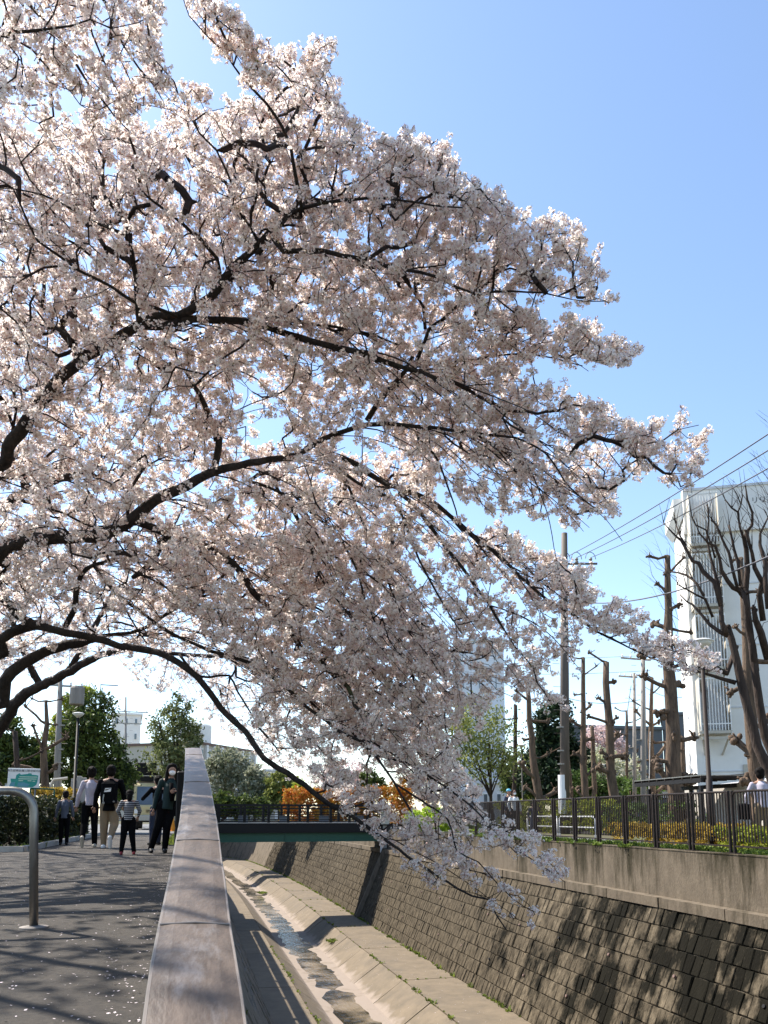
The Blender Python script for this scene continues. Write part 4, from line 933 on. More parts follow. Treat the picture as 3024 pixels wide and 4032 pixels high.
hedge('clipped_hedge', 'yellow green clipped hedge behind the white guard rail', hp(1990, 3215, 33), hp(2400, 3215, 29), 1.2, 1.15, 7000, .055, LM['yellow'], seed=11)
hedge('low_hedge', 'dark green low hedge under the tall thick pollard', hp(2380, 3215, 33), hp(2760, 3215, 27), 1.2, 1.0, 5500, .06, LM['mid'], seed=12)
hedge('flowering_bushes', 'low yellow flowering bushes between railing and pollards', hp(2440, 3215, 22), hp(3110, 3215, 16.2), .9, .42, 9000, .045, LM['gold'], seed=13, cat='bushes')
hedge('yellow_bush', 'bright yellow green low bush behind the right end of the railing', hp(2900, 3215, 17.2), hp(3080, 3215, 15.6), .8, .40, 3200, .045, LM['yellow'], seed=14, cat='bush')
ltree('kerria_bush', 'bright green bush spilling over the wall top beside the bridge', 1700, 32, [(1640, 3235, 50, 38), (1720, 3225, 60, 48), (1790, 3245, 50, 34), (1860, 3262, 35, 22)], 7500, .06, LM['bright'], seed=15, cat='bush', trunk=False, clump=.12)
# behind the bridge
for (lb, bl, mt, n, dh, sd) in [
    ('pale olive blossoming tree nearest the parapet, behind the bridge', [(850, 3080, 60, 90), (900, 3020, 75, 70), (940, 3100, 60, 80)], LM['greywhite'], 6500, 72, 21),
    ('grey green tree in the middle of the bushes behind the bridge', [(1000, 3080, 55, 60), (1040, 3110, 60, 60), (1010, 3150, 70, 50)], LM['greywhite'], 6000, 70, 22),
    ('rounder olive tree at the right end of the pale bushes', [(1100, 3090, 50, 50), (1130, 3130, 50, 50), (1080, 3150, 40, 40)], LM['olive'], 4500, 68, 23),
    ('dark shaded thicket low behind the bridge beside the parapet', [(860, 3170, 60, 45), (930, 3175, 60, 40), (1010, 3180, 60, 35)], LM['dark'], 5000, 66, 24)]:
    ltree('bushy_tree', lb, bl[0][0], dh, bl, n, .17, mt, seed=sd, group='trees behind the bridge', tw=.12)
ltree('spring_bush', 'small yellow green bush between olive trees and orange hedge', 1175, 62, [(1175, 3120, 35, 50), (1160, 3160, 30, 35)], 1800, .12, LM['yellow'], seed=25, cat='bush', tw=.06)
hedge('orange_hedge', 'long orange and red leaved hedge beyond the bridge', hp(1150, 3215, 60), hp(1590, 3215, 56), 2.2, 2.4, 19000, .12, LM['orange'], seed=26)
hedge('red_shrub', 'red leaved shrub at the right end of the orange hedge', hp(1570, 3215, 55), hp(1690, 3215, 54), 2.0, 3.1, 2600, .12, LM['orange'], seed=27, cat='shrub')
ltree('distant_cherry_tree', 'far cherry tree in sunlit pale pink blossom above the orange hedge', 1340, 66, [(1300, 3060, 50, 40), (1370, 3040, 60, 50), (1420, 3080, 50, 40), (1340, 3100, 60, 40)], 5200, .13, LM['pinkb'], seed=28, tw=.12)
ltree('dark_round_tree', 'small dark round evergreen above the orange hedge', 1450, 58, [(1450, 3075, 40, 45), (1480, 3100, 35, 35)], 2600, .13, LM['dark'], seed=29)
# left of the path
ltree('camphor_tree', 'large dark evergreen tree beside the path with sunlit yellow tips', 330, 33, [(370, 2800, 75, 70), (330, 2870, 85, 90), (300, 2960, 90, 90), (400, 2950, 80, 70), (440, 3010, 60, 60), (370, 3060, 110, 60), (480, 3060, 50, 60)], 15000, .085, LM['dark'], seed=31, tw=.2)
ltree('mimosa_tree', 'yellow topped tree just left of the large dark evergreen', 275, 35, [(285, 2760, 30, 28), (260, 2830, 40, 50), (240, 2900, 60, 50), (330, 2730, 35, 25)], 4200, .085, LM['yellow'], seed=32, tw=.1)
ltree('street_tree', 'green tree with a few pale flowers to the right of the truck', 690, 40, [(700, 2800, 50, 60), (660, 2860, 70, 70), (710, 2930, 80, 80), (650, 2990, 80, 70), (710, 3060, 70, 60), (760, 2890, 30, 60)], 8500, .085, LM['olive2'], seed=33, tw=.16, limbs=8)
ltree('shadow_tree', 'dark evergreen foliage behind the map sign', 60, 34, [(20, 2890, 60, 60), (90, 2960, 70, 60), (150, 3020, 80, 60), (30, 3030, 60, 50)], 9000, .10, LM['dark'], seed=34, tw=.16)
ltree('park_tree', 'mid green tree between evergreen and path end', 500, 50, [(500, 3080, 40, 60), (470, 3130, 50, 40)], 3000, .12, LM['mid'], seed=35, tw=.1)
pollard([(180, 3150), (172, 3040), (170, 2950), (185, 2850), (180, 2760)], 27, [30, 26, 22, 16, 10], 'reddish brown pollard behind the map sign with pale cut stubs', 8, M['pbark'])
pollard([(60, 3150), (66, 3000), (58, 2880)], 26, [20, 18, 16], 'dark thin trunk crossing the left side of the map sign', 3, M['dbark'], cut=False)
pollard([(533, 3230), (530, 3120), (524, 3060), (540, 2990)], 44, [10, 8, 7, 6], 'small bare forked tree beside the truck cab', 4, M['dbark'], cut=False)
hedge('path_hedge', 'long dark clipped hedge along the left side of the path', (-12.5, 17.3), (-3.95, 17.3), 1.4, 1.0, 22000, .055, LM['hedge'], seed=41)
hedge('side_hedge', 'dark hedge running on along the path behind the walking group', (-3.95, 17.9), (-3.9, 27), 1.2, .97, 22000, .06, LM['hedge'], seed=42)
hedge('golden_hedge', 'golden leaved hedge behind a green frame left of the child in grey', hp(140, 3215, 25.5), hp(272, 3215, 25.0), .8, 1.42, 4500, .045, LM['gold'], seed=43)
# green frame
gf = empty('green_frame', hp(150, 3215, 23.4) * (1, 1, 0), 'thin dark green metal frame in front of the golden hedge', 'frame')
ga_ = hp(120, 3104, 23.4); gb_ = hp(214, 3108, 23.4)
wparent(MB().tube([ga_, gb_], .025, 6).build('top_bar', M['green']), gf)
for p in (ga_, gb_): wparent(MB().tube([(p[0], p[1], 0), p], .025, 6).build('post', M['green']), gf)
# ------------------------------------------------------------------ left side objects
bp_ = gz(133, 3655); tp = aty(133, 3110, bp_[1])
HB = empty('hoop_barrier', (bp_[0], bp_[1], 0), 'dull stainless steel hoop barrier at the left of the path', 'barrier')
x, y = bp_[0], bp_[1]; zt = tp[2] + .02; rp = .027
arc = [(x - .13 + .13 * math.cos(a), y, zt - .13 - rp + .13 * math.sin(a)) for a in np.linspace(0, math.pi / 2, 9)]
hoop = wparent(MB().tube([(x, y, 0), (x, y, zt - .2)] + arc + [(x - .8, y + .01, zt - rp), (x - 1.27, y + .02, zt - rp)] + [(x - 1.27 - .13 * math.sin(a), y + .02, zt - .13 - rp + .13 * math.cos(a)) for a in np.linspace(0.2, math.pi / 2, 7)] + [(x - 1.4, y + .02, 0)], rp, 20).build('hoop', M['steel'], smooth=True), HB)
for v in hoop.data.vertices: v.co.x += v.co.z * (tp[0] - bp_[0]) / zt
for xx in (x, x - 1.4): wparent(MB().lathe((xx, y, .004), [(.085, 0), (.085, .006), (.04, .014)], 24).build('base_ring', M['poleconc'], smooth=False), HB)
# map sign
SG = empty('map_sign', on_ground(95, 25), 'white map signboard with green map and small dark heading, behind the hedge', 'sign')
tl = hp(33, 3024, 25); tr = hp(159, 3025, 25); dd = tr - tl; dd[2] = 0; wS = np.linalg.norm(dd); dd /= wS; hS = tl[2] - hp(95, 3104, 25)[2]; an = math.atan2(dd[1], dd[0]); c = (tl + tr) / 2; c[2] = tl[2] - hS / 2; nS = np.array([dd[1], -dd[0], 0])
wparent(MB().bbox(tuple(c), (wS, .05, hS), .01, rz=an).build('board', M['white']), SG)
for s in (-.38, .38):
    p = c + dd * wS * s - nS * .05; wparent(MB().tube([(p[0], p[1], 0), (p[0], p[1], c[2] + hS * .4)], .03, 8).build('post', M['steel'], smooth=True), SG)
M['mapgreen'] = flat('map_green_print', (0.03, 0.30, 0.25), .5); M['mapblue'] = flat('map_blue_print', (0.10, 0.30, 0.38), .5); M['mappale'] = flat('map_pale_print', (0.55, 0.68, 0.55), .5); M['ink'] = flat('printed_ink', (0.10, 0.10, 0.12), .6)
Wm, Hm = wS, hS
def decal(poly, mt, name, lift): 
    m = MB(); o_ = c - dd * Wm / 2 - np.array([0, 0, Hm / 2]) + nS * (.026 + lift); m.prism([(u * Wm, v * Hm) for u, v in poly], o_, dd, (0, 0, 1), nS, .002); wparent(m.build(name, mt), SG)
decal([(.06, .06), (.08, .20), (.11, .28), (.09, .47), (.24, .47), (.26, .66), (.36, .75), (.40, .68), (.50, .70), (.62, .72), (.64, .76), (.73, .75), (.75, .68), (.86, .68), (.95, .65), (.93, .36), (.90, .18), (.80, .06)], M['mapgreen'], 'map_area', .002)
decal([(.07, .07), (.22, .07), (.24, .32), (.10, .27)], M['mapblue'], 'map_water', .005)
decal([(.30, .10), (.60, .08), (.70, .20), (.50, .30), (.33, .28)], M['mapblue'], 'map_water', .005)
for (u0_, u1_, v_) in ((.36, .92, .57), (.33, .90, .47), (.34, .48, .38), (.62, .74, .38), (.78, .86, .36)): decal([(u0_, v_ - .02), (u1_, v_ - .02), (u1_, v_ + .02), (u0_, v_ + .02)], M['mappale'], 'map_street', .008)
ft = bpy.data.curves.new('heading', 'FONT'); ft.body = "\u6771\u4eac\u90fd\u6a2a\u8d70\u5c65\u5ddd\u74b0\u5883\u6848\u5185\u56f3"; ft.size = Hm * .13; ft.extrude = .001; ft.align_x = 'CENTER'
fo = text_object('heading', ft, M['ink']); pz = c + nS * .03 + (0, 0, Hm * .33)
fo.matrix_basis = Matrix.Translation(pz) @ Matrix(((dd[0], 0, nS[0], 0), (dd[1], 0, nS[1], 0), (0, 1, 0, 0), (0, 0, 0, 1))); wparent(fo, SG)
# path-side lamps and poles on the left
lamp(320, 2805, 25, 44, 'black street lamp with pale dish head in front of the large dark evergreen', M['blackmetal'], base_px=287, wp=11)
lamp(198, 2925, 34, 30, 'smaller black street lamp behind the reddish pollard', M['blackmetal'], wp=7)
T, b, h = upole(222, 2650, 31, 22, M['poleconc'], 'grey concrete utility pole with transformer behind the map sign', arms=((hp(240, 2700, 31)[2], 1.4, .3),), xt=238)
wparent(MB().lathe((b[0] + .5, b[1] - .1, hp(290, 2725, 31)[2] - .5), [(.24, 0), (.26, .03), (.26, .62), (.2, .7)], 14).build('transformer', M['poleconc']), T)
upole(495, 2745, 60, 9, M['poleconc'], 'distant utility pole with crossarms in the gap above the truck', arms=((hp(495, 2802, 60)[2], 2.6, .2), (hp(495, 2848, 60)[2], 1.8, .2)))
cable(hp(395, 2696, 45), hp(465, 2700, 45), .03, 0, 'short dark cable end beside the limb above the evergreen')
cable(hp(360, 2690, 45), hp(495, 2855, 60), .02, .3, 'thin cable dropping to the distant pole above the truck')
cable(hp(410, 2928, 45), hp(492, 2900, 60), .03, .1, 'dark cable rising to the distant pole from the evergreen')
gp = empty('gate_post', on_ground(288, 27), 'pale concrete gate posts beyond the hedge by the black lamp', 'gate posts')
for (px_, w_, yt) in ((284, 18, 3066), (305, 16, 3056), (322, 20, 3062)):
    p = on_ground(px_, 27.5); zt_ = hp(px_, yt, 27.5)[2]; wparent(MB().bbox((p[0], p[1], zt_ / 2), (w_ / F * 27.5, .16, zt_), .01).build('post', M['concrete']), gp)
cv = empty('canopy_shelter', on_ground(232, 28), 'small beige canopy beside the grey concrete pole', 'canopy'); q0 = hp(200, 3085, 28); q1 = hp(266, 3066, 28)
wparent(MB().tube([(q0[0], q0[1], 0.3), q0 + (0, 0, -.05), q0 + (q1 - q0) * .15 + (0, 0, .1), q1 + (0, 0, .02)], .07, 6, flat=.8).build('curved_roof', M['beige']), cv)
wparent(MB().tube([(q1[0] - .2, q1[1], 0), (q1[0] - .2, q1[1], q1[2])], .03, 6).build('post', M['beige']), cv)
# truck
TP = on_ground(600, 39); TP[1] -= 0
TK = empty('truck', TP, 'cream light truck with black box frame on the roof, facing the camera', 'truck')
k = 39 / F * 1.02
xl = hp(522, 3215, 39)[0]; Wt = 1.95; xc = xl + Wt / 2; yf = TP[1]
M['cream'] = flat('cream_truck_paint', (0.62, 0.50, 0.25), .35, spec=.6); M['rubber'] = flat('tyre_rubber', (.02, .02, .02), .9)
zr = hp(600, 3082, 39)[2]
m = MB(); m.prism([(0, .42), (0, 1.12), (.10, 1.22), (.32, zr - .12), (.45, zr), (1.65, zr), (1.7, .42)], (xl, yf, 0), (0, 1, 0), (0, 0, 1), (1, 0, 0), Wt); wparent(m.build('cab', M['cream']), TK)
m = MB(); m.prism([(.105, 1.20), (.30, zr - .18), (.285, zr - .18), (.09, 1.20)], (xl + .14, yf - .025, 0), (0, 1, 0), (0, 0, 1), (1, 0, 0), Wt - .28); wparent(m.build('windscreen', M['glass']), TK)
wparent(MB().bbox((xc, yf - .05, .58), (Wt - .04, .16, .26), .03).build('bumper', M['beige']), TK)
wparent(MB().box((xc, yf - .12, .40), (Wt, .1, .07)).build('under_rail', M['blackmetal']), TK)
for s in (-1, 1):
    wparent(MB().bbox((xc + s * (Wt / 2 - .2), yf - .03, .88), (.26, .08, .2), .02).build('headlight', M['white']), TK)
    wparent(MB().bbox((xc + s * (Wt / 2 + .1), yf + .05, 1.5), (.09, .05, .42), .02).tube([(xc + s * (Wt / 2 - .05), yf + .1, 1.75), (xc + s * (Wt / 2 + .1), yf + .05, 1.7)], .012, 5).build('mirror', M['blackmetal']), TK)
    for yy_ in (.7, 3.6):
        ax_ = [(xc + s * (Wt / 2 - .02), yf + yy_, .36), (xc + s * (Wt / 2 - .24), yf + yy_, .36)]
        w_ = wparent(MB().tube(ax_, .36, 18).build('wheel', M['rubber'], smooth=False), TK); wr = MB().tube([(xc + s * (Wt / 2 + .0), yf + yy_, .36), (xc + s * (Wt / 2 - .1), yf + yy_, .36)], .2, 14).build('rim', M['steel']); wr.parent = w_
for z_ in (.86, .94): wparent(MB().box((xc, yf - .02, z_), (.75, .06, .03)).build('grille_slot', M['blackmetal']), TK)
wparent(MB().box((xc, yf - .145, .56), (.34, .02, .17)).build('number_plate', M['blackmetal']), TK)
wparent(MB().bbox((xc, yf + 3.2, 1.35), (Wt, 2.9, 1.5), .03).build('cargo_body', M['cream']), TK)
z0_ = zr; bxx = hp(570, 3050, 39)[0]
for z_ in (z0_ + .08, z0_ + .95): wparent(MB().box((xc, yf + .9, z_), (Wt, .06, .06)).build('roof_rack_bar', M['beige']), TK)
wparent(MB().box((xc + .05, yf + .9, z0_ + .02), (Wt + .1, .5, .05)).build('roof_board', M['roofbrown']), TK)
wparent(MB().bbox((bxx, yf + .8, z0_ + .70), (.98, .3, .62), .03).build('black_box', M['blackmetal']), TK)
wparent(MB().bbox((bxx + .02, yf + .8, z0_ + .22), (.72, .3, .26), .03).build('black_box', M['blackmetal']), TK)
for s in (-.4, .4): wparent(MB().box((bxx + s, yf + .78, z0_ + .3), (.05, .05, .6)).build('rack_upright', M['beige']), TK)
# cone
cp = gz(678, 3274); CN = empty('traffic_cone', (cp[0], cp[1], 0), 'orange yellow traffic cone on the path beside the parapet end', 'traffic cone')
wparent(MB().lathe((cp[0], cp[1], .03), [(.14, 0), (.09, .28), (.035, .66), (.02, .68)], 16).build('cone_body', M['orange'], smooth=False), CN)
wparent(MB().bbox((cp[0], cp[1], .02), (.38, .38, .04), .02).build('cone_base', M['orange']), CN)
# fallen petals on the path
q = np.random.default_rng(9); n = 3600; yy = 1.2 + q.random(n) ** 1.6 * 26; xx = -.16 - q.random(n) * (1.2 + yy * .28); dr = q.random(n) < .28; xx = np.where(dr, -.15 - np.abs(q.normal(0, .14, n)), xx); a = q.uniform(0, 6.28, n); s = q.uniform(.0035, .0075, n)
P = np.stack([xx, yy, np.full(n, .0065)], 1); ca = np.stack([np.cos(a), np.sin(a), q.uniform(-.2, .35, n)], 1) * s[:, None]; cb = np.stack([-np.sin(a), np.cos(a), q.uniform(-.1, .35, n)], 1) * (s * .8)[:, None]
V = np.stack([P - ca, P - cb, P + ca, P + cb], 1).reshape(-1, 3); V[:, 2] = np.maximum(V[:, 2], .0055)
M['petal'] = flat('fallen_petal', (0.62, 0.54, 0.54), .7)
o = np_mesh('fallen_petals', V, np.arange(4 * n).reshape(-1, 4), M['petal'], kind='stuff'); o['label'] = 'small white petals scattered over the dark path'; o['category'] = 'petals'
n = 260; yy = q.uniform(16, 42, n); xx = q.uniform(5.6, 7.8, n); P = np.stack([xx, yy, np.full(n, -4.12)], 1); P[:, 2] = np.where(xx < 6.22, -4.12 - (6.22 - xx) * .70, -4.12); a = q.uniform(0, 6.28, n); s = q.uniform(.008, .016, n)
V = np.stack([P - np.stack([np.cos(a), np.sin(a), a * 0], 1) * s[:, None], P + np.stack([np.sin(a), -np.cos(a), a * 0], 1) * s[:, None], P + np.stack([np.cos(a), np.sin(a), a * 0], 1) * s[:, None], P + np.stack([-np.sin(a), np.cos(a), a * 0], 1) * s[:, None]], 1).reshape(-1, 3)
o = np_mesh('bed_petals', V, np.arange(4 * n).reshape(-1, 4), M['petal'], kind='stuff'); o['label'] = 'few white petals lying on the canal bed slabs'; o['category'] = 'petals'

# ------------------------------------------------------------------ people
def evalmesh(mb, voxel, name, smooth=4):
    me = mb.mesh(name); o = bpy.data.objects.new(name, me); COL.objects.link(o)
    r = o.modifiers.new('r', 'REMESH'); r.mode = 'VOXEL'; r.voxel_size = voxel
    s = o.modifiers.new('s', 'SMOOTH'); s.iterations = smooth; s.factor = .5
    dg = bpy.context.evaluated_depsgraph_get(); dg.update(); m2 = bpy.data.meshes.new_from_object(o.evaluated_get(dg)); bpy.data.objects.remove(o); m2.name = name; return m2
def limb(mb, pts, rad, n=10, flat=1.0):
    mb.tube(pts, rad, n, flat=flat)
    mb.ell(pts[0], (rad[0],) * 3, 10, 6); mb.ell(pts[-1], (rad[-1],) * 3, 10, 6)
    for p, r in zip(pts[1:-1], rad[1:-1]): mb.ell(p, (r,) * 3, 10, 6)
def hand(mb, w, d, s=1.0, curl=.5):
    w = np.array(w, float); d = np.array(d, float) / np.linalg.norm(d); side = np.cross(d, (0, 1, 0)); side = side / (np.linalg.norm(side) + 1e-9); nn = np.cross(side, d)
    mb.tube([w - d * .02 * s, w + d * .045 * s, w + d * .085 * s], [.026 * s, .038 * s, .036 * s], 8, flat=.5)
    for i, (o_, l_) in enumerate(((-.028, .068), (-.010, .078), (.009, .073), (.027, .058))):
        b = w + d * .08 * s + side * o_ * s; m1_ = b + (d * math.cos(curl * .5) + nn * math.sin(curl * .5)) * l_ * .5 * s; e = m1_ + (d * math.cos(curl) + nn * math.sin(curl)) * l_ * .5 * s; mb.tube([b, m1_, e], [.0095 * s, .009 * s, .007 * s], 6)
    b = w + d * .02 * s - side * .03 * s; mb.tube([b, b + (d * .6 - side * .6 + nn * .2) * .035 * s, b + (d * .9 - side * .5 + nn * .4) * .06 * s], [.012 * s, .011 * s, .008 * s], 6)
def person(label, pos, H, face, arms, legs, top, trou, shoe, hair='short', sleeve=1.0, topz=.90, voxel=.013, hem=0.0, lean=0.0, build=1.0, group=None, skirt=None):
    s = H / 1.72; T = empty('person', (pos[0], pos[1], 0), label, 'person', group); rz = face
    Rz = Matrix.Rotation(rz, 3, 'Z'); J = lambda p: tuple(Vector((Rz @ Vector(p)) * s) + Vector((pos[0], pos[1], 0)))
    def JJ(ps): return [J(p) for p in ps]
    hx = lean
    pel = (hx * .5, 0, .93); chest = (hx, 0, 1.27); neck = (hx, -.01, 1.47); head = (hx * 1.1, .02, 1.60)
    B_ = build
    bod = MB()
    bod.tube(JJ([pel, (hx * .7, 0, 1.08), chest, (hx, -.01, 1.40), neck]), [.145 * s * B_, .13 * s * B_, .155 * s * B_, .12 * s, .055 * s], 14, flat=.66)
    bod.tube(JJ([neck, (hx, 0, 1.56)]), [.053 * s, .052 * s], 10)
    bod.ell(J(head), (.082 * s, .098 * s, .118 * s), 16, 12, Rz)
    bod.ell(J((head[0], .095, 1.575)), (.013 * s, .02 * s, .02 * s), 8, 6); 
    for e in (-1, 1): bod.ell(J((head[0] + e * .08, .0, 1.59)), (.012 * s, .02 * s, .03 * s), 8, 6)
    topm = MB(); topm.tube(JJ([(pel[0], 0, topz), (hx * .7, 0, 1.08), chest, (hx, -.01, 1.39), (hx, -.01, 1.455)]), [.17 * s * B_, .152 * s * B_, .175 * s * B_, .14 * s * B_, .07 * s], 16, flat=.70)
    tr = MB(); tr.ell(J((pel[0], -.01, .93)), (.165 * s * B_, .125 * s * B_, .12 * s), 14, 8, Rz)
    for k, (el, wr) in enumerate(arms):
        sd = -1 if k == 0 else 1; sh = (hx + sd * .160 * B_, -.005, 1.385)
        limb(bod, JJ([(hx + sd * .08, 0, 1.40), sh, el, wr]), [.06 * s, .052 * s, .038 * s, .027 * s])
        e2 = tuple(np.array(wr) * sleeve + np.array(el) * (1 - sleeve))
        limb(topm, JJ([(hx + sd * .10, 0, 1.36), sh, el, e2]), [.064 * s, .058 * s * B_, .050 * s * B_, .041 * s])
    bodh = MB()
    for k, (el, wr) in enumerate(arms): hand(bodh, J(wr), np.array(J(wr)) - np.array(J(el)), s)
    for k, (kn, an_) in enumerate(legs):
        sd = -1 if k == 0 else 1; hp_ = (pel[0] + sd * .085, 0, .90)
        limb(bod, JJ([hp_, kn, an_]), [.08 * s, .052 * s, .038 * s]); limb(tr, JJ([hp_, kn, (an_[0], an_[1], an_[2] + .0)]), [.098 * s * B_, .074 * s * B_, .058 * s])
    m1 = evalmesh(bod, voxel, 'body'); hm = bodh.mesh('hands'); bm_ = bmesh.new(); bm_.from_mesh(m1); bm_.from_mesh(hm); bm_.to_mesh(m1); bm_.free()
    wparent(link_mesh('body', m1, M['skin'], smooth=True), T)
    wparent(link_mesh('top', evalmesh(topm, voxel, 'top', 3), top, smooth=True), T)
    wparent(link_mesh('trousers', evalmesh(tr, voxel, 'trousers', 3), trou, smooth=True), T)
    for k, (kn, an_) in enumerate(legs):
        a_ = np.array(an_); m = MB(); up_ = a_[2] > .16
        if up_: heel = a_ + (0, -.03, .02); toe = a_ + (0, .06, -.19); 
        else: heel = a_ + (0, -.05, -.05); toe = a_ + (0, .16, -.055)
        heel[2] = max(heel[2], .04); toe[2] = max(toe[2], .035)
        limb(m, JJ([tuple(heel), tuple((heel + toe) / 2 + (0, 0, .015)), tuple(toe)]), [.045 * s, .047 * s, .036 * s], 10, .9); m.ell(J(tuple(a_ + (0, -.01, -.01))), (.048 * s,) * 3, 10, 6)
        me = evalmesh(m, voxel * .8, 'shoe', 2); v = np.empty(len(me.vertices) * 3, dtype=np.float32); me.vertices.foreach_get('co', v); v = v.reshape(-1, 3); v[:, 2] = np.maximum(v[:, 2], .006); me.vertices.foreach_set('co', v.ravel())
        wparent(link_mesh('shoe', me, shoe, smooth=True), T)
    hm_ = MB(); hx_ = head[0]
    if hair == 'short':
        hm_.ell(J((hx_, -.012, 1.64)), (.100 * s, .112 * s, .104 * s), 16, 10, Rz); hm_.ell(J((hx_, -.04, 1.585)), (.092 * s, .085 * s, .095 * s), 14, 8, Rz)
        for _ in range(60):
            a = rnd.uniform(0, 6.28); b = rnd.uniform(0, 1.2); hm_.ell(J((hx_ + .082 * math.cos(a) * math.sin(b), -.02 + .092 * math.sin(a) * math.sin(b) - .01, 1.64 + .09 * math.cos(b))), (rnd.uniform(.014, .03) * s,) * 3, 6, 4)
    elif hair == 'bob':
        hm_.ell(J((hx_, -.015, 1.63)), (.100 * s, .110 * s, .105 * s), 16, 10, Rz); hm_.tube(JJ([(hx_, -.05, 1.62), (hx_, -.055, 1.50), (hx_, -.05, 1.43)]), [.098 * s, .098 * s, .075 * s], 14, flat=.75)
    elif hair == 'long':
        hm_.ell(J((hx_, .045, 1.695)), (.080 * s, .062 * s, .045 * s), 12, 8, Rz); hm_.ell(J((hx_, -.012, 1.645)), (.108 * s, .112 * s, .108 * s), 16, 10, Rz); hm_.tube(JJ([(hx_, -.06, 1.62), (hx_, -.07, 1.45), (hx_, -.075, 1.30)]), [.095 * s, .11 * s, .08 * s], 14, flat=.6)
        for e in (-1, 1): limb(hm_, JJ([(hx_ + e * .072, .025, 1.66), (hx_ + e * .095, .03, 1.55), (hx_ + e * .10, .05, 1.42), (hx_ + e * .09, .06, 1.34)]), [.03 * s, .036 * s, .042 * s, .025 * s])
    elif hair == 'cap':
        hm_.ell(J((hx_, -.02, 1.60)), (.083 * s, .09 * s, .09 * s), 14, 8, Rz)
    wparent(link_mesh('hair', evalmesh(hm_, voxel * .8, 'hair', 2), M['hair'], smooth=True), T)
    m = MB()
    for e in (-1, 1): m.ell(J((hx_ + e * .030, .105, 1.612)), (.012 * s, .006 * s, .006 * s), 8, 5, Rz)
    wparent(m.build('eyes', M['black']), T)
    m = MB(); m.ell(J((hx_, .108, 1.545)), (.022 * s, .006 * s, .006 * s), 8, 5, Rz); wparent(m.build('mouth', M['red']), T)
    return T, J, s
A = 0.0
# masked woman leaning on the railing, facing the camera
wp = gz(640, 3358)
Pm, J, s = person('person in dark teal jacket and white mask, leaning one arm on the railing', (wp[0], wp[1]), 1.66, math.pi + .12,
    [((-.37, .02, 1.24), (-.20, .21, 1.20)), ((.15, -.05, 1.12), (.20, .03, .86))],
    [((-.06, .05, .50), (-.03, .10, .085)), ((.11, .02, .50), (.22, -.02, .085))], M['teal'], M['black'], M['blackmetal'], 'long', topz=.84, lean=-.11, build=1.08, hem=.1)
m = MB(); m.ell(J((-.121, .088, 1.555)), (.062 * s, .045 * s, .055 * s), 14, 10, Matrix.Rotation(math.pi + .12, 3, 'Z')); wparent(m.build('face_mask', M['white'], smooth=True), Pm)
m = MB(); m.tube([J((-.11, .10, 1.34)), J((-.11, .12, 1.15)), J((-.13, .12, 1.0))], [.13 * s, .15 * s, .10 * s], 12, flat=.35); wparent(m.build('dark_scarf', M['black'], smooth=True), Pm)
m = MB(); m.bbox(J((-.27, -.04, .86)), (.26, .14, .30), .05); bag = m.build('shoulder_bag', M['black']); wparent(bag, Pm)
m = MB(); m.tube([J((-.27, -.05, 1.0)), J((-.22, -.08, 1.25)), J((-.16, -.04, 1.45))], .014, 6); wparent(m.build('bag_strap', M['black']), Pm)
for e in ((-.03, .17, .075), (.22, .05, .075)):
    m = MB(); m.box(J(e), (.07, .03, .012)).box(J((e[0], e[1] + .035, e[2] - .012)), (.06, .02, .012)); wparent(m.build('shoe_strap', M['white']), Pm)
# person standing behind her, half hidden
bp2 = gz(612, 3328)
P2_, J, s = person('dark dressed person half hidden behind the masked one, holding something up', (bp2[0], bp2[1]), 1.62, .5, [((-.33, .12, 1.15), (-.16, .28, 1.25)), ((.28, .02, 1.15), (.2, .2, 1.1))],
    [((-.10, .03, .50), (-.12, -.02, .085)), ((.10, .02, .50), (.10, .05, .085))], M['black'], M['navy'], M['blackmetal'], 'short', topz=.86)
# man in white shirt, walking away
wp = gz(347, 3338)
person('person in pale long sleeved shirt and dark trousers, walking away', (wp[0], wp[1]), 1.74, .03, [((-.235, -.06, 1.13), (-.27, .0, .90)), ((.23, .02, 1.13), (.23, .10, .90))],
    [((-.10, -.02, .50), (-.11, -.22, .20)), ((.10, .04, .49), (.12, .04, .085))], M['whitecloth'], M['black'], M['beige'], 'short', topz=.90)
# man in black coat with backpack
wp = gz(424, 3342)
Pc, J, s = person('person in long black coat and khaki trousers with black backpack, walking away', (wp[0], wp[1]), 1.74, -.02, [((-.27, 0, 1.13), (-.30, .03, .88)), ((.27, .02, 1.15), (.27, .10, .92))],
    [((-.10, .05, .50), (-.10, .08, .085)), ((.11, 0, .50), (.06, -.20, .22))], M['black'], M['khaki'], M['white'], 'short', topz=.78, build=1.22)
m = MB(); m.bbox(J((0, -.21, 1.16)), (.33 * s, .17 * s, .46 * s), .05); pack = wparent(m.build('backpack', M['black']), Pc)
m = MB(); sw = [(-.055, -.02), (-.045, -.005), (-.035, -.012), (.06, .028), (.058, .034), (-.03, .012), (-.045, .012)]
m.prism([(-.07, -.045), (.06, -.035), (.07, .045), (-.05, .035)], J((-.02, -.303, 1.21)), (1, 0, 0), (0, 0, 1), (0, -1, 0), .003); o = m.build('white_patch', M['white']); wparent(o, Pc)
m = MB(); m.prism(sw, J((-.02, -.309, 1.21)), (1, 0, 0), (0, 0, 1), (0, -1, 0), .002); wparent(m.build('curved_tick_emblem', M['black']), Pc)
m = MB(); m.tube([J((-.09, -.30, 1.12)), J((-.10, -.31, 1.0)), J((-.09, -.31, .95))], .012, 5).ell(J((-.09, -.31, .94)), (.025, .01, .035), 8, 5).ell(J((.11, -.305, .97)), (.022, .01, .022), 8, 5); wparent(m.build('pack_tag', M['steel']), Pc)
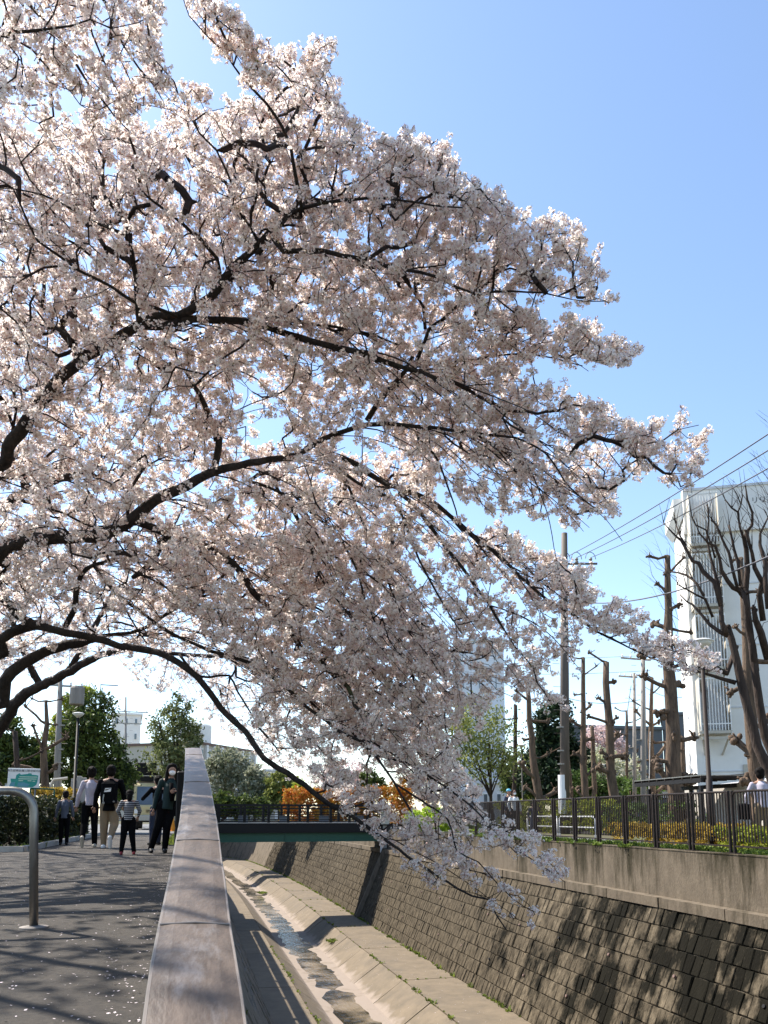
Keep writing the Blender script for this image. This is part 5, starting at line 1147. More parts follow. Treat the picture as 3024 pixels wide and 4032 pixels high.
# child with stripes
wp = gz(500, 3366)
M['stripe'], nt, b, out = newmat('black_white_stripes'); N = nt.nodes; L = nt.links; b.inputs['Roughness'].default_value = .9
g_ = N.new('ShaderNodeNewGeometry'); sp = N.new('ShaderNodeSeparateXYZ'); mth = N.new('ShaderNodeMath'); mth.operation = 'MULTIPLY'; mth.inputs[1].default_value = 30; fr = N.new('ShaderNodeMath'); fr.operation = 'FRACT'; gt = N.new('ShaderNodeMath'); gt.operation = 'GREATER_THAN'; gt.inputs[1].default_value = .62
mx = N.new('ShaderNodeMix'); mx.data_type = 'RGBA'; mx.inputs[6].default_value = (.02, .02, .025, 1); mx.inputs[7].default_value = (.34, .34, .35, 1)
L.new(g_.outputs['Position'], sp.inputs[0]); L.new(sp.outputs['Z'], mth.inputs[0]); L.new(mth.outputs[0], fr.inputs[0]); L.new(fr.outputs[0], gt.inputs[0]); L.new(gt.outputs[0], mx.inputs[0]); L.new(mx.outputs[2], b.inputs['Base Color'])
person('child in black and white striped top with red shoes, seen from behind', (wp[0], wp[1]), 1.15, .05, [((-.28, -.04, 1.16), (-.20, .10, 1.0)), ((.28, -.02, 1.16), (.24, .06, 1.0))],
    [((-.11, .02, .50), (-.15, .02, .085)), ((.11, .02, .50), (.17, .04, .085))], M['stripe'], M['black'], M['red'], 'bob', sleeve=.75, topz=.92, voxel=.010, build=1.15)
wp = gz(248, 3328)
person('child in grey and blue sweater with dark patterned trousers by the hedge', (wp[0], wp[1]), 1.26, .05, [((-.23, .0, 1.13), (-.27, .02, .90)), ((.23, .02, 1.13), (.25, .08, .92))],
    [((-.09, .03, .50), (-.08, .03, .085)), ((.10, -.02, .50), (.11, -.08, .10))], M['greycloth'], M['black'], M['blackmetal'], 'short', topz=.86, voxel=.010, build=1.05)
# far bank
def onfar(px_, dh): p = hp(px_, 3215, dh); return (p[0], p[1])
Pb, J, s = person('person in blue cap and dark jacket on the far pavement behind the railing', onfar(2005, 30), 1.70, math.pi + .3, [((-.28, .02, 1.13), (-.25, .1, .9)), ((.28, .02, 1.13), (.25, .1, .9))], [((-.10, .03, .50), (-.10, .06, .085)), ((.10, .02, .50), (.10, -.05, .085))], M['navy'], M['black'], M['black'], 'cap', voxel=.02)
m = MB(); m.ell(J((0, .0, 1.655)), (.095, .105, .075), 14, 8).ell(J((0, .11, 1.64)), (.07, .07, .012), 12, 4); wparent(m.build('blue_cap', flat('cap_cloth_blue', (.08, .35, .50)), smooth=True), Pb)
Pb, J, s = person('person in white top wearing a white mask beside the one in the blue cap', onfar(2024, 29.6), 1.66, math.pi + .2, [((-.28, .02, 1.13), (-.25, .1, .9)), ((.28, .02, 1.13), (.25, .1, .9))], [((-.10, .03, .50), (-.10, .06, .085)), ((.10, .02, .50), (.10, -.05, .085))], M['offwhite'], M['black'], M['black'], 'bob', voxel=.02)
m = MB(); m.ell(J((0, .085, 1.56)), (.06, .04, .05), 12, 8); wparent(m.build('face_mask', M['white'], smooth=True), Pb)
person('child in dark clothes seen through the railing bars beside the guard rail', onfar(2098, 27.5), 1.15, math.pi, [((-.26, .02, 1.13), (-.25, .05, .9)), ((.26, .02, 1.13), (.25, .05, .9))], [((-.10, .03, .50), (-.10, .06, .085)), ((.10, .02, .50), (.10, -.05, .085))], M['navy'], M['greycloth'], M['black'], 'short', voxel=.02)
Pr, J, s = person('person in white shirt with black bag behind the railing at the right edge', onfar(3002, 17.0), 1.62, -.5, [((-.28, .02, 1.13), (-.27, .1, .9)), ((.28, .02, 1.13), (.20, .22, 1.05))], [((-.10, .03, .50), (-.10, .06, .085)), ((.10, .02, .50), (.10, -.05, .085))], M['whitecloth'], M['khaki'], M['black'], 'short', voxel=.016)
m = MB(); m.bbox(J((-.33, .05, .82)), (.28, .14, .32), .04).tube([J((-.30, .03, .98)), J((-.22, .0, 1.2)), J((-.12, -.02, 1.45))], .012, 5); wparent(m.build('black_bag', M['black']), Pr)
# ------------------------------------------------------------------ cherry trees
CR = {'O': (1.8228, 0, 0), '1': (.8439, 0, 0), '2': (.7836, 0, 900), '3': (.7836, 0, 1800), '4': (.7836, 1000, 700), '5': (.7836, 1100, 1500), '6': (.6631, 1000, 2300), '7': (.3617, 900, 2400), '8': (.4521, 900, 3150), '9': (.7378, 1800, 3100), 'F': (1, 0, 0)}
def cv_(segs):
    out = []
    for t, pts in segs:
        s, ox, oy = CR[t]; out += [(ox + x * s, oy + y * s) for x, y in pts]
    return out
# (segments in photograph coordinates, widths in full-size pixels, distance start, distance end)
LIMBS = [
 ([('2', [(-60, 1230), (40, 1100), (200, 880), (360, 700), (560, 570), (700, 485)])], [62, 56, 46, 36], 9.6, 8.8),
 ([('2', [(700, 485), (820, 490), (950, 460), (1110, 460), (1260, 470), (1400, 515), (1560, 565)]), ('4', [(250, 812), (400, 850), (540, 880), (640, 920), (780, 960), (900, 1000), (1000, 1025), (1150, 1110), (1270, 1170)]), ('5', [(1120, 190), (1230, 260)])], [30, 28, 24, 16, 9], 8.8, 7.6),
 ([('2', [(700, 485), (790, 440), (900, 440), (1000, 385), (1090, 310), (1130, 250), (1200, 170), (1300, 80), (1360, 10)])], [34, 34, 30, 24], 8.8, 8.2),
 ([('1', [(1270, 1075), (1350, 1000), (1405, 968), (1375, 800), (1355, 680), (1320, 590), (1240, 480), (1130, 365), (1050, 250), (960, 160), (880, 70), (850, -20)])], [22, 16, 12, 9, 5, 3], 8.2, 7.2),
 ([('4', [(20, 380), (90, 300), (150, 365), (330, 365), (440, 390), (570, 410), (700, 455), (830, 470), (930, 500), (1010, 545), (1120, 590)])], [22, 18, 16, 12, 8], 8.2, 7.6),
 ([('4', [(190, 170), (260, 145), (340, 130), (450, 115), (600, 100), (750, 115), (900, 140), (1050, 150)])], [14, 11, 8, 5], 8.1, 7.5),
 ([('4', [(800, 960), (860, 820), (880, 760), (950, 710), (1010, 655), (1080, 610), (1180, 575), (1300, 570), (1450, 580), (1600, 610)])], [18, 14, 12, 8, 4], 8.3, 7.6),
 ([('2', [(1260, 470), (1390, 450), (1500, 460)]), ('4', [(120, 710), (250, 730), (390, 745), (500, 770), (600, 790), (720, 840)])], [18, 16, 12, 8], 8.7, 8.2),
 ([('4', [(760, 955), (950, 930), (1180, 900), (1320, 885), (1450, 895), (1560, 920), (1650, 945)])], [12, 9, 7, 4], 8.4, 7.8),
 ([('3', [(-60, 540), (0, 480), (100, 430), (250, 410), (400, 400), (520, 390), (640, 330), (740, 250), (830, 190), (950, 140), (1050, 80), (1200, 40), (1350, 10)]), ('5', [(80, 375), (200, 300), (330, 250), (440, 220), (560, 215), (680, 230), (800, 240), (930, 255), (1050, 270), (1180, 285), (1290, 330), (1370, 400), (1430, 500), (1500, 570), (1600, 650)])], [100, 84, 70, 56, 46, 30, 22, 16, 8, 5], 9.6, 7.2),
 ([('5', [(440, 200), (480, 130), (540, 60), (590, 0)]), ('4', [(700, 1040), (760, 970), (800, 900)])], [26, 22, 16], 8.5, 8.3),
 ([('4', [(860, 760), (850, 650), (790, 560), (730, 480)])], [14, 10, 7], 8.3, 8.2),
 ([('5', [(200, 360), (280, 420), (350, 480), (440, 540), (560, 600), (620, 680), (660, 790), (700, 890), (750, 990), (800, 1080), (860, 1180), (920, 1270)])], [14, 13, 11, 9, 5], 8.6, 7.6),
 ([('5', [(320, 390), (400, 430), (500, 500), (640, 550), (760, 600), (880, 700), (980, 790), (1080, 860), (1160, 930), (1250, 1020), (1350, 1100), (1480, 1180), (1600, 1260)]), ('F', [(2440, 2530), (2560, 2590), (2700, 2630), (2800, 2640)])], [24, 22, 19, 16, 14, 10, 6, 3], 8.6, 7.4),
 ([('5', [(600, 560), (650, 600), (700, 650), (780, 760), (850, 850), (920, 940), (990, 1040), (1060, 1130), (1130, 1250)]), ('6', [(1400, 130), (1480, 260), (1550, 370), (1659, 500)])], [18, 17, 14, 11, 8, 5], 8.4, 7.6),
 ([('5', [(-40, 480), (0, 560), (60, 640), (120, 750), (170, 870), (200, 970), (260, 1060), (330, 1150), (400, 1260)])], [15, 12, 10, 7], 8.9, 8.2),
 ([('5', [(60, 560), (160, 660), (260, 740), (330, 830), (400, 980), (430, 1100), (500, 1240)]), ('6', [(760, 200), (800, 330), (870, 430)])], [14, 12, 9, 6], 8.8, 8.0),
 ([('5', [(330, 480), (430, 740), (500, 890), (550, 1020), (600, 1140), (640, 1250)]), ('6', [(1040, 430), (1110, 540)])], [12, 10, 8, 5], 8.6, 7.9),
 ([('5', [(660, 230), (700, 290), (780, 370), (830, 480), (870, 600), (900, 700)])], [12, 9, 6], 8.3, 7.9),
 ([('5', [(800, 240), (870, 310), (960, 370), (1040, 450)])], [9, 7, 4], 8.1, 7.7),
 ([('5', [(980, 260), (1020, 290), (1100, 350), (1170, 440), (1250, 530), (1290, 620)])], [10, 8, 6, 3], 8.0, 7.4),
 ([('3', [(640, 330), (690, 325), (760, 350), (850, 390), (960, 430), (1080, 470), (1180, 540), (1240, 630), (1310, 720), (1380, 780), (1440, 850), (1500, 940)]), ('6', [(250, 380), (370, 430), (450, 520), (560, 610), (600, 720), (700, 800), (830, 880)])], [30, 32, 32, 28, 24, 26, 22, 16, 10], 9.2, 8.2),
 ([('3', [(850, 390), (800, 460), (760, 530), (700, 585), (670, 600)])], [28, 26, 20], 9.1, 9.5),
 ([('3', [(-60, 690), (20, 720), (100, 800), (200, 850), (330, 880), (480, 910), (600, 950), (740, 970), (840, 1000), (940, 1060), (1030, 1150), (1110, 1260)]), ('6', [(-60, 870), (0, 950), (60, 1030), (150, 1090), (300, 1190), (420, 1290), (560, 1370)]), ('8', [(900, 40), (1080, 140), (1200, 230), (1330, 320), (1480, 430), (1659, 560)]), ('9', [(0, 540), (80, 580), (170, 600), (210, 680), (260, 760)])], [52, 46, 40, 34, 32, 30, 28, 26, 18, 12, 6], 9.8, 7.2),
 ([('3', [(-60, 1010), (0, 920), (60, 880), (130, 850), (230, 850)])], [62, 56, 40], 10.0, 9.7),
 ([('3', [(-60, 1250), (20, 1120), (130, 1030), (250, 970), (400, 930), (480, 905)])], [66, 60, 48, 38], 10.4, 9.8),
 ([('3', [(320, 870), (370, 770), (380, 680), (410, 590), (470, 540), (570, 510), (580, 420)])], [24, 24, 20, 14, 9], 9.6, 9.0),
 ([('3', [(470, 540), (560, 660), (640, 730), (740, 800), (830, 870), (940, 920), (1020, 960), (1150, 1000), (1300, 1050)]), ('6', [(80, 530), (200, 620), (300, 720), (400, 790), (520, 880), (650, 940), (740, 1040), (830, 1180), (900, 1290), (950, 1380)])], [16, 15, 14, 16, 18, 16, 16, 12, 9], 9.4, 7.9),
 ([('3', [(570, 510), (700, 590), (780, 610), (870, 680), (970, 740), (1080, 840)])], [10, 8, 6, 4], 9.3, 8.8),
 ([('3', [(500, 560), (540, 640), (600, 700), (650, 800), (700, 880), (740, 940)])], [9, 8, 6], 9.4, 9.2),
 ([('6', [(200, 600), (290, 660), (380, 740), (470, 800), (560, 850)])], [12, 11, 8], 9.2, 8.8),
 ([('3', [(900, 990), (1000, 1100)]), ('7', [(0, 720), (90, 880), (170, 1020), (260, 1150), (330, 1290), (450, 1420), (560, 1560)])], [12, 11, 8, 5], 9.3, 8.6),
 ([('7', [(330, 1290), (420, 1380), (520, 1500), (640, 1520), (800, 1490)])], [8, 7, 5], 8.9, 8.5),
 ([('6', [(20, 60), (200, 90), (350, 130), (480, 230), (560, 370), (700, 500), (830, 600), (930, 690)])], [12, 10, 8, 5], 8.9, 8.2),
 ([('6', [(560, 850), (700, 1000), (900, 1060), (1100, 1180)]), ('F', [(1850, 3170), (1962, 3284), (2043, 3351), (2110, 3395), (2169, 3432), (2228, 3476)])], [12, 11, 10, 7, 3], 8.6, 7.0),
 ([('6', [(830, 1180), (1000, 1290), (1150, 1400)]), ('9', [(0, 340), (110, 400), (220, 520), (300, 600), (400, 660)])], [10, 8, 6, 3], 8.3, 7.1),
 ([('1', [(60, -60), (160, 50), (230, 120), (300, 200), (350, 290), (420, 400), (480, 470), (540, 550), (600, 610)])], [12, 10, 9, 6, 4], 7.4, 7.0),
 ([('1', [(-60, 175), (0, 165), (60, 150), (200, 140), (330, 120), (420, 90)])], [13, 11, 7, 4], 6.8, 6.6),
 ([('1', [(-20, 120), (60, 180), (150, 230), (210, 300), (270, 370), (330, 430), (370, 490)])], [9, 7, 5, 3], 7.2, 7.0),
 ([('1', [(430, -60), (490, 10), (540, 140), (580, 220), (650, 320), (720, 400), (770, 490)])], [9, 8, 6, 3], 7.3, 7.0),
 ([('1', [(380, -60), (400, 60), (430, 160), (470, 260), (520, 360), (560, 450)])], [8, 6, 3], 7.4, 7.2),
 ([('2', [(900, 450), (800, 400), (680, 370), (560, 290), (400, 210), (300, 140), (190, 60)]), ('1', [(60, 880), (0, 840)])], [14, 13, 11, 8, 5], 8.6, 8.0),
 ([('2', [(700, 485), (690, 330), (670, 180), (650, 80), (625, 20)]), ('1', [(600, 1030), (630, 970), (700, 960)])], [24, 20, 17, 14], 8.8, 8.2),
 ([('1', [(575, 1090), (450, 1040), (330, 970), (200, 910), (50, 880)])], [12, 10, 7, 4], 8.4, 8.0),
 ([('2', [(1110, 250), (1090, 150), (1040, 90), (990, 30)]), ('1', [(900, 1090), (850, 1040), (770, 980), (700, 930), (640, 870)])], [16, 13, 11, 7], 8.4, 8.0),
 ([('1', [(1210, 1140), (1170, 1060), (1120, 990), (1060, 800), (1010, 700), (930, 620), (880, 530), (870, 450)])], [11, 9, 7, 3], 8.3, 7.6),
 ([('3', [(1080, 50), (1100, -90)]), ('2', [(1095, 1060), (1050, 930), (1000, 830), (930, 720), (870, 620), (840, 540)])], [32, 28, 22, 14, 8], 8.9, 9.4),
 ([('3', [(-60, 270), (80, 200), (200, 150), (300, 110), (400, 80), (520, 20)])], [56, 48, 40, 24], 11.0, 10.4),
 ([('3', [(1250, 120), (1350, 150), (1450, 210), (1500, 320), (1550, 430), (1600, 560), (1659, 650)])], [14, 12, 9, 6], 8.9, 8.4),
 ([('3', [(500, 900), (700, 870), (850, 780), (1000, 700), (1150, 690), (1250, 720)])], [16, 15, 12, 7], 9.9, 9.7),
]
FAR = [  # the second tree, behind
 ([('F', [(-170, 3260), (-130, 3080), (-70, 2960)]), ('3', [(-10, 1370), (40, 1300), (100, 1210), (200, 1150), (330, 1090), (450, 1020), (560, 980), (700, 965), (900, 990), (1050, 1000), (1180, 1010), (1300, 1060), (1400, 1130), (1500, 1180), (1620, 1260)])], [56, 56, 56, 50, 42, 30, 20, 17, 13, 7], 19.0, 13.5),
 ([('3', [(200, 1150), (130, 1000), (60, 800), (100, 640)])], [30, 24, 16], 17.8, 17.0),
 ([('3', [(560, 980), (750, 880), (900, 860), (1050, 900), (1200, 960)])], [20, 14, 8], 16.6, 15.0),
 ([('3', [(330, 1090), (430, 940), (560, 700), (620, 660), (800, 700), (860, 770)])], [26, 22, 20, 14], 17.2, 15.0),
]
def catmull(P, step):
    P = [np.array(p, float) for p in P]; Q = [2 * P[0] - P[1]] + P + [2 * P[-1] - P[-2]]; out = []
    for i in range(1, len(Q) - 2):
        a, b, c, d = Q[i - 1:i + 3]; m = max(1, int(np.linalg.norm(c - b) / step))
        for k in range(m):
            t = k / m; out.append(.5 * ((2 * b) + (c - a) * t + (2 * a - 5 * b + 4 * c - d) * t * t + (3 * b - a - 3 * c + d) * t ** 3))
    out.append(P[-1]); return np.array(out)
def inpoly(x, y, poly):
    c = False; j = len(poly) - 1
    for i in range(len(poly)):
        xi, yi = poly[i]; xj, yj = poly[j]
        if (yi > y) != (yj > y) and x < (xj - xi) * (y - yi) / (yj - yi) + xi: c = not c
        j = i
    return c
SC = 1.8228
def oP(pl): return [(x * SC, y * SC) for x, y in pl]
MAIN = oP([(-60, 260), (60, 280), (130, 300), (190, 270), (240, 255), (290, 270), (350, 285), (380, 260), (420, 250), (470, 240), (540, 200), (600, 160), (690, 140), (728, 160), (738, 240), (830, 300), (890, 300), (950, 300), (1000, 350), (1010, 395), (1075, 410), (1105, 460), (1130, 520), (1120, 640), (1118, 655), (1180, 690), (1260, 700), (1330, 735), (1385, 762), (1330, 795), (1250, 778), (1180, 772), (1130, 785), (1120, 805), (1190, 830), (1290, 880), (1370, 925), (1420, 970), (1400, 1020), (1340, 1050), (1250, 1030), (1190, 1010), (1120, 1030), (1060, 1010), (960, 990), (930, 1050), (960, 1120), (1080, 1130), (1190, 1200), (1270, 1230), (1290, 1290), (1250, 1330), (1160, 1300), (1080, 1250), (1020, 1260), (960, 1200), (900, 1150), (860, 1180), (900, 1300), (960, 1400), (980, 1500), (960, 1560), (975, 1640), (1030, 1720), (1040, 1770), (980, 1790), (930, 1780), (900, 1700), (850, 1670), (780, 1620), (700, 1600), (640, 1540), (560, 1480), (480, 1420), (400, 1330), (330, 1330), (200, 1320), (60, 1330), (-60, 1340)])
SPARSE = [
 (oP([(960, 1330), (1060, 1330), (1090, 1450), (1070, 1560), (1000, 1620), (960, 1560)]), 130, 7.6, 8.6),
 (oP([(405, -10), (470, 0), (510, 30), (550, 90), (600, 140), (620, 180), (570, 200), (510, 140), (450, 70)]), 80, 7.2, 7.6),
 (oP([(360, 170), (430, 190), (470, 240), (470, 270), (400, 250), (360, 240)]), 20, 7.4, 7.9),
 (oP([(600, 130), (700, 75), (740, 90), (700, 150), (640, 160)]), 36, 8.5, 9.0),
 (oP([(1110, 470), (1200, 465), (1280, 510), (1315, 600), (1325, 660), (1260, 645), (1120, 625)]), 190, 7.5, 8.2),
 (oP([(1370, 900), (1480, 910), (1545, 920), (1530, 1010), (1490, 1060), (1400, 1050)]), 62, 7.3, 7.8),
 (oP([(1000, 1010), (1190, 1010), (1330, 1060), (1370, 1110), (1310, 1110), (1230, 1140), (1180, 1130), (1060, 1110), (960, 1060)]), 170, 7.4, 8.4),
 (oP([(860, 1180), (960, 1160), (1080, 1250), (1190, 1300), (1250, 1360), (1250, 1420), (1150, 1480), (1050, 1430), (960, 1400), (900, 1300)]), 240, 7.6, 8.6),
 (oP([(1250, 1240), (1310, 1270), (1380, 1320), (1420, 1370), (1490, 1390), (1575, 1440), (1480, 1460), (1380, 1400), (1280, 1370), (1230, 1330)]), 150, 7.3, 7.9),
 (oP([(1050, 1440), (1160, 1470), (1250, 1530), (1200, 1545), (1100, 1500), (1020, 1480)]), 46, 7.6, 8.2),
 (oP([(560, 1480), (700, 1600), (840, 1740), (960, 1800), (1040, 1830), (980, 1880), (840, 1830), (720, 1730), (640, 1640), (540, 1560)]), 250, 7.7, 9.2),
 (oP([(330, 1150), (860, 1160), (900, 1300), (960, 1400), (980, 1500), (980, 1640), (1040, 1720), (940, 1760), (860, 1680), (780, 1620), (640, 1540), (520, 1420), (380, 1300)]), 1900, 8.0, 9.9),
 (oP([(1000, 1780), (1090, 1770), (1160, 1800), (1240, 1890), (1180, 1900), (1100, 1840), (1020, 1830)]), 52, 7.0, 7.8),
 (oP([(860, 1860), (1000, 1850), (1100, 1900), (1160, 1960), (1150, 2010), (1070, 1990), (1000, 1930), (900, 1900)]), 44, 7.1, 7.9),
 (oP([(-40, 1330), (200, 1320), (330, 1330), (440, 1400), (400, 1420), (200, 1400), (60, 1440), (-40, 1430)]), 90, 9.3, 10.6),
 (oP([(-60, -60), (355, -60), (350, 100), (372, 200), (340, 255), (270, 270), (180, 240), (130, 180), (0, 220), (-60, 240)]), 270, 6.6, 8.0),
 (oP([(-60, 180), (60, 220), (200, 230), (220, 280), (130, 330), (-60, 300)]), 50, 7.2, 8.4),
]
def sample_poly(poly, n, d0, d1, rg, grid=None):
    xs = [p[0] for p in poly]; ys = [p[1] for p in poly]; out = []
    while len(out) < n:
        x = rg.uniform(min(xs), max(xs)); y = rg.uniform(min(ys), max(ys))
        if inpoly(x, y, poly): out.append(rayd(x, y, rg.uniform(d0, d1)))
    return out
def gap_noise(p, s=1.15):   # clumps and gaps through the crown
    from mathutils import noise
    return noise.noise(Vector(p) * s) 
def grow(limbs, attract, rg, fork, label, name='cherry_tree', base=None, stepL=.13, maxd=1.3, spur=1.0, umb=2.6, minr=.0033, droop=0, allowed=()):
    T = empty(name, base, label, 'cherry tree')
    nodes = []; dirs = []; par = []; 
    limb_r = []
    for (segs, w, d0, d1) in limbs:
        px = cv_(segs); n = len(px); wig = [0] + [rg.normal(0, .05) for _ in range(n - 1)]
        P = [rayd(x, y, d0 + (d1 - d0) * i / (n - 1) + wig[i]) for i, (x, y) in enumerate(px)]
        r = np.interp(np.linspace(0, 1, n), np.linspace(0, 1, len(w)), w) / F / 2 * .87 * np.interp(np.linspace(0, 1, n), [0, 1], [d0, d1])
        first = px[0]
        if first[0] < -20 and r[0] > .05:      # limb comes from the trunk outside the frame
            P = [np.array(fork) + (0, 0, (P[0][2] - fork[2]) * .35)] + P; r = np.concatenate([[r[0] * 1.25], r])
        C = catmull(P, .10); rr_ = np.interp(np.linspace(0, 1, len(C)), np.linspace(0, 1, len(r)), r)
        C[1:] += rg.normal(0, 1, (len(C) - 1, 3)) * (rr_[1:, None] * .07 + .002)
        m = MB(); m.tube(C, rr_, 10 if rr_[0] > .03 else 7, bump=.10)
        if rr_[0] > .05:
            for _ in range(int(len(C) * .35)):
                i = rg.integers(1, len(C) - 1); a = rg.normal(0, 1, 3); a /= np.linalg.norm(a); m.ell(C[i] + a * rr_[i] * .75, (rr_[i] * rg.uniform(.25, .5),) * 3, 6, 4)
        wparent(m.build('limb', M['bark'], smooth=True), T)
        L0 = len(nodes)
        for i in range(0, len(C)):
            t = C[min(i + 1, len(C) - 1)] - C[max(0, i - 1)]; t = t / (np.linalg.norm(t) + 1e-9); nodes.append(C[i]); dirs.append(t); par.append(-1); limb_r.append(rr_[i])
    # long thin branchlets that droop outward from the limbs
    if droop:
        cand = [i for i in range(len(nodes)) if proj(nodes[i])[0] > 350 and proj(nodes[i])[1] > 1250]
        for _ in range(droop):
            i = cand[rg.integers(len(cand))]; p = nodes[i].copy(); r_ = min(limb_r[i] * .6, rg.uniform(.005, .010)); ln = rg.uniform(.7, 1.9); tc = (C0 - p); tc /= np.linalg.norm(tc)
            d = dirs[i] * .55 + np.array([.62, -.10, -.10]) + rg.normal(0, .16, 3); d /= np.linalg.norm(d); C = [p]; k = int(ln / .12)
            for q_ in range(k): d = d + np.array([.02, 0, -.085]) + tc * .035 + rg.normal(0, .06, 3); d /= np.linalg.norm(d); C.append(C[-1] + d * .12)
            ok = [c for c in C if (lambda u: any(inpoly(u[0], u[1], P_) for P_ in allowed))(proj(c))]
            if len(ok) < 5 or len(ok) < .8 * len(C): continue
            m = MB(); m.tube(C, np.linspace(r_, .0025, len(C)), 5, cap=False); wparent(m.build('branchlet', M['twig']), T)
            for q_ in range(1, len(C)):
                t = C[q_] - C[q_ - 1]; nodes.append(C[q_]); dirs.append(t / np.linalg.norm(t)); par.append(-1); limb_r.append(r_ * (1 - .6 * q_ / len(C)))
    nl = len(nodes); cap_ = nl + 90000
    NP = np.zeros((cap_, 3)); ND = np.zeros((cap_, 3)); PR = np.full(cap_, -1); NP[:nl] = nodes; ND[:nl] = dirs; cnt = nl; LR = np.zeros(cap_); LR[:nl] = limb_r
    thick = np.zeros(cap_); thick[:nl] = np.clip((np.array(limb_r) - .03) * 6, 0, .5)
    A_ = np.array(attract); 
    dm = np.array([np.min(np.linalg.norm(NP[:nl] - a, axis=1)) for a in A_]); A_ = A_[np.argsort(dm)]
    bud = []; chains = []
    for a in A_:
        v = a - NP[:cnt]; d = np.sqrt((v * v).sum(1)); c = (v * ND[:cnt]).sum(1) / (d + 1e-6); cost = d * (1 + 1.1 * (1 - c)) + thick[:cnt]
        j = int(np.argmin(cost)); dd_ = d[j]
        if dd_ > maxd or dd_ < .03: continue
        m = max(1, int(round(dd_ / stepL))); p0 = NP[j]; t0 = ND[j] * dd_ * .75; t0 = t0 + rg.normal(0, .08, 3) * dd_; t1 = (a - p0) * .9 + np.array([0, 0, -.10 * dd_]); prev = j; ch = [j]
        for k in range(1, m + 1):
            t = k / m; h = (2 * t ** 3 - 3 * t * t + 1) * p0 + (t ** 3 - 2 * t * t + t) * t0 + (-2 * t ** 3 + 3 * t * t) * a + (t ** 3 - t * t) * t1 + (rg.normal(0, .012, 3) if k < m else 0)
            NP[cnt] = h; g = h - NP[prev]; ND[cnt] = g / (np.linalg.norm(g) + 1e-9); PR[cnt] = prev; prev = cnt; ch.append(cnt); cnt += 1
        chains.append(ch)
    tips = np.zeros(cnt)
    has = np.zeros(cnt, bool); has[PR[nl:cnt][PR[nl:cnt] >= 0]] = True
    for i in range(cnt - 1, nl - 1, -1):
        if not has[i]: tips[i] += 1
        if PR[i] >= 0: tips[PR[i]] += tips[i]
    rad = minr * np.maximum(tips, 1) ** .52
    m = MB(); 
    for ch in chains:
        r_ = [min(rad[ch[1]], max(LR[ch[0]] * .8, minr) if LR[ch[0]] > 0 else rad[ch[0]])] + [rad[i] for i in ch[1:]]; m.tube([NP[i] for i in ch], r_, 4 if r_[0] < .008 else 5, cap=False)
    wparent(m.build('twigs', M['twig'], kind='stuff'), T)
    # flower umbels along the thin twigs
    idx = np.arange(nl, cnt); idx = idx[tips[idx] < 26]
    lim = np.array([i for i in range(nl) if LR[i] < .022]); 
    P = []
    for i in idx:
        tip = not has[i]; b = NP[i]; pb = NP[PR[i]]
        if rg.random() < (.95 if tip else .60):
            t = rg.random() * .6; c = b * (1 - t) + pb * t + rg.normal(0, .022 * spur, 3); c[2] += .012; k = 1 + rg.poisson(umb * (1.5 if tip else 1.15))
            for _ in range(k): P.append(c + rg.normal(0, .027 * spur, 3) * (1, 1, .85))
    for i in lim:
        if rg.random() < .22:
            c = NP[i] + rg.normal(0, .03, 3)
            for _ in range(3): P.append(c + rg.normal(0, .025, 3))
    return T, np.array(P)
# one flower umbel: several five-petalled flowers on short stalks
def umbel_mesh(seed, nf, rad_, fr):
    g_ = np.random.default_rng(seed); V = []; Fc = []; mi = []
    for f in range(nf):
        d = g_.normal(size=3); d[2] = d[2] * .8 + .05; d /= np.linalg.norm(d); c = d * rad_ * g_.uniform(.75, 1.1)
        u = np.cross(d, (0, 0, 1) if abs(d[2]) < .9 else (1, 0, 0)); u /= np.linalg.norm(u); w = np.cross(d, u); a0 = g_.uniform(0, 6.28); R_ = fr * g_.uniform(.85, 1.15); cup = g_.uniform(.1, .55)
        for k in range(5):
            a = a0 + k * 1.2566; e = u * math.cos(a) + w * math.sin(a); s = -u * math.sin(a) + w * math.cos(a); b = len(V)
            V += [c, c + e * R_ * .62 - s * R_ * .42 + d * R_ * cup * .5, c + e * R_ + d * R_ * cup, c + e * R_ * .62 + s * R_ * .42 + d * R_ * cup * .5]; Fc.append((b, b + 1, b + 2, b + 3)); mi.append(0)
        b = len(V); sd = u * .0014; V += [-d * .0 - sd, sd, c + sd * 1.8 - d * .002, c - sd * 1.8 - d * .002]; Fc.append((b, b + 1, b + 2, b + 3)); mi.append(1)
    me = bpy.data.meshes.new('flower_umbel'); me.from_pydata([tuple(float(x) for x in v) for v in V], [], Fc)
    me.materials.append(M['blossom']); me.materials.append(M['calyx']); me.polygons.foreach_set('material_index', mi); return me
def petalmat(name, c1, c2, trans):
    m, nt, b, out = newmat(name); N = nt.nodes; L = nt.links
    oi = N.new('ShaderNodeObjectInfo'); rp = N.new('ShaderNodeValToRGB'); rp.color_ramp.elements[0].color = (*c1, 1); rp.color_ramp.elements[1].color = (*c2, 1); L.new(oi.outputs['Random'], rp.inputs[0])
    b.inputs['Roughness'].default_value = .7; b.inputs['Specular IOR Level'].default_value = .15; L.new(rp.outputs[0], b.inputs['Base Color'])
    tr = N.new('ShaderNodeBsdfTranslucent'); L.new(rp.outputs[0], tr.inputs[0]); mx = N.new('ShaderNodeMixShader'); mx.inputs[0].default_value = trans
    L.new(b.outputs[0], mx.inputs[1]); L.new(tr.outputs[0], mx.inputs[2]); L.new(mx.outputs[0], out.inputs[0]); return m
M['blossom'] = petalmat('cherry_petal', (0.94, 0.85, 0.80), (0.96, 0.91, 0.85), .60)
M['calyx'] = flat('calyx_and_stalk', (0.55, 0.36, 0.26), .7, var=.4)
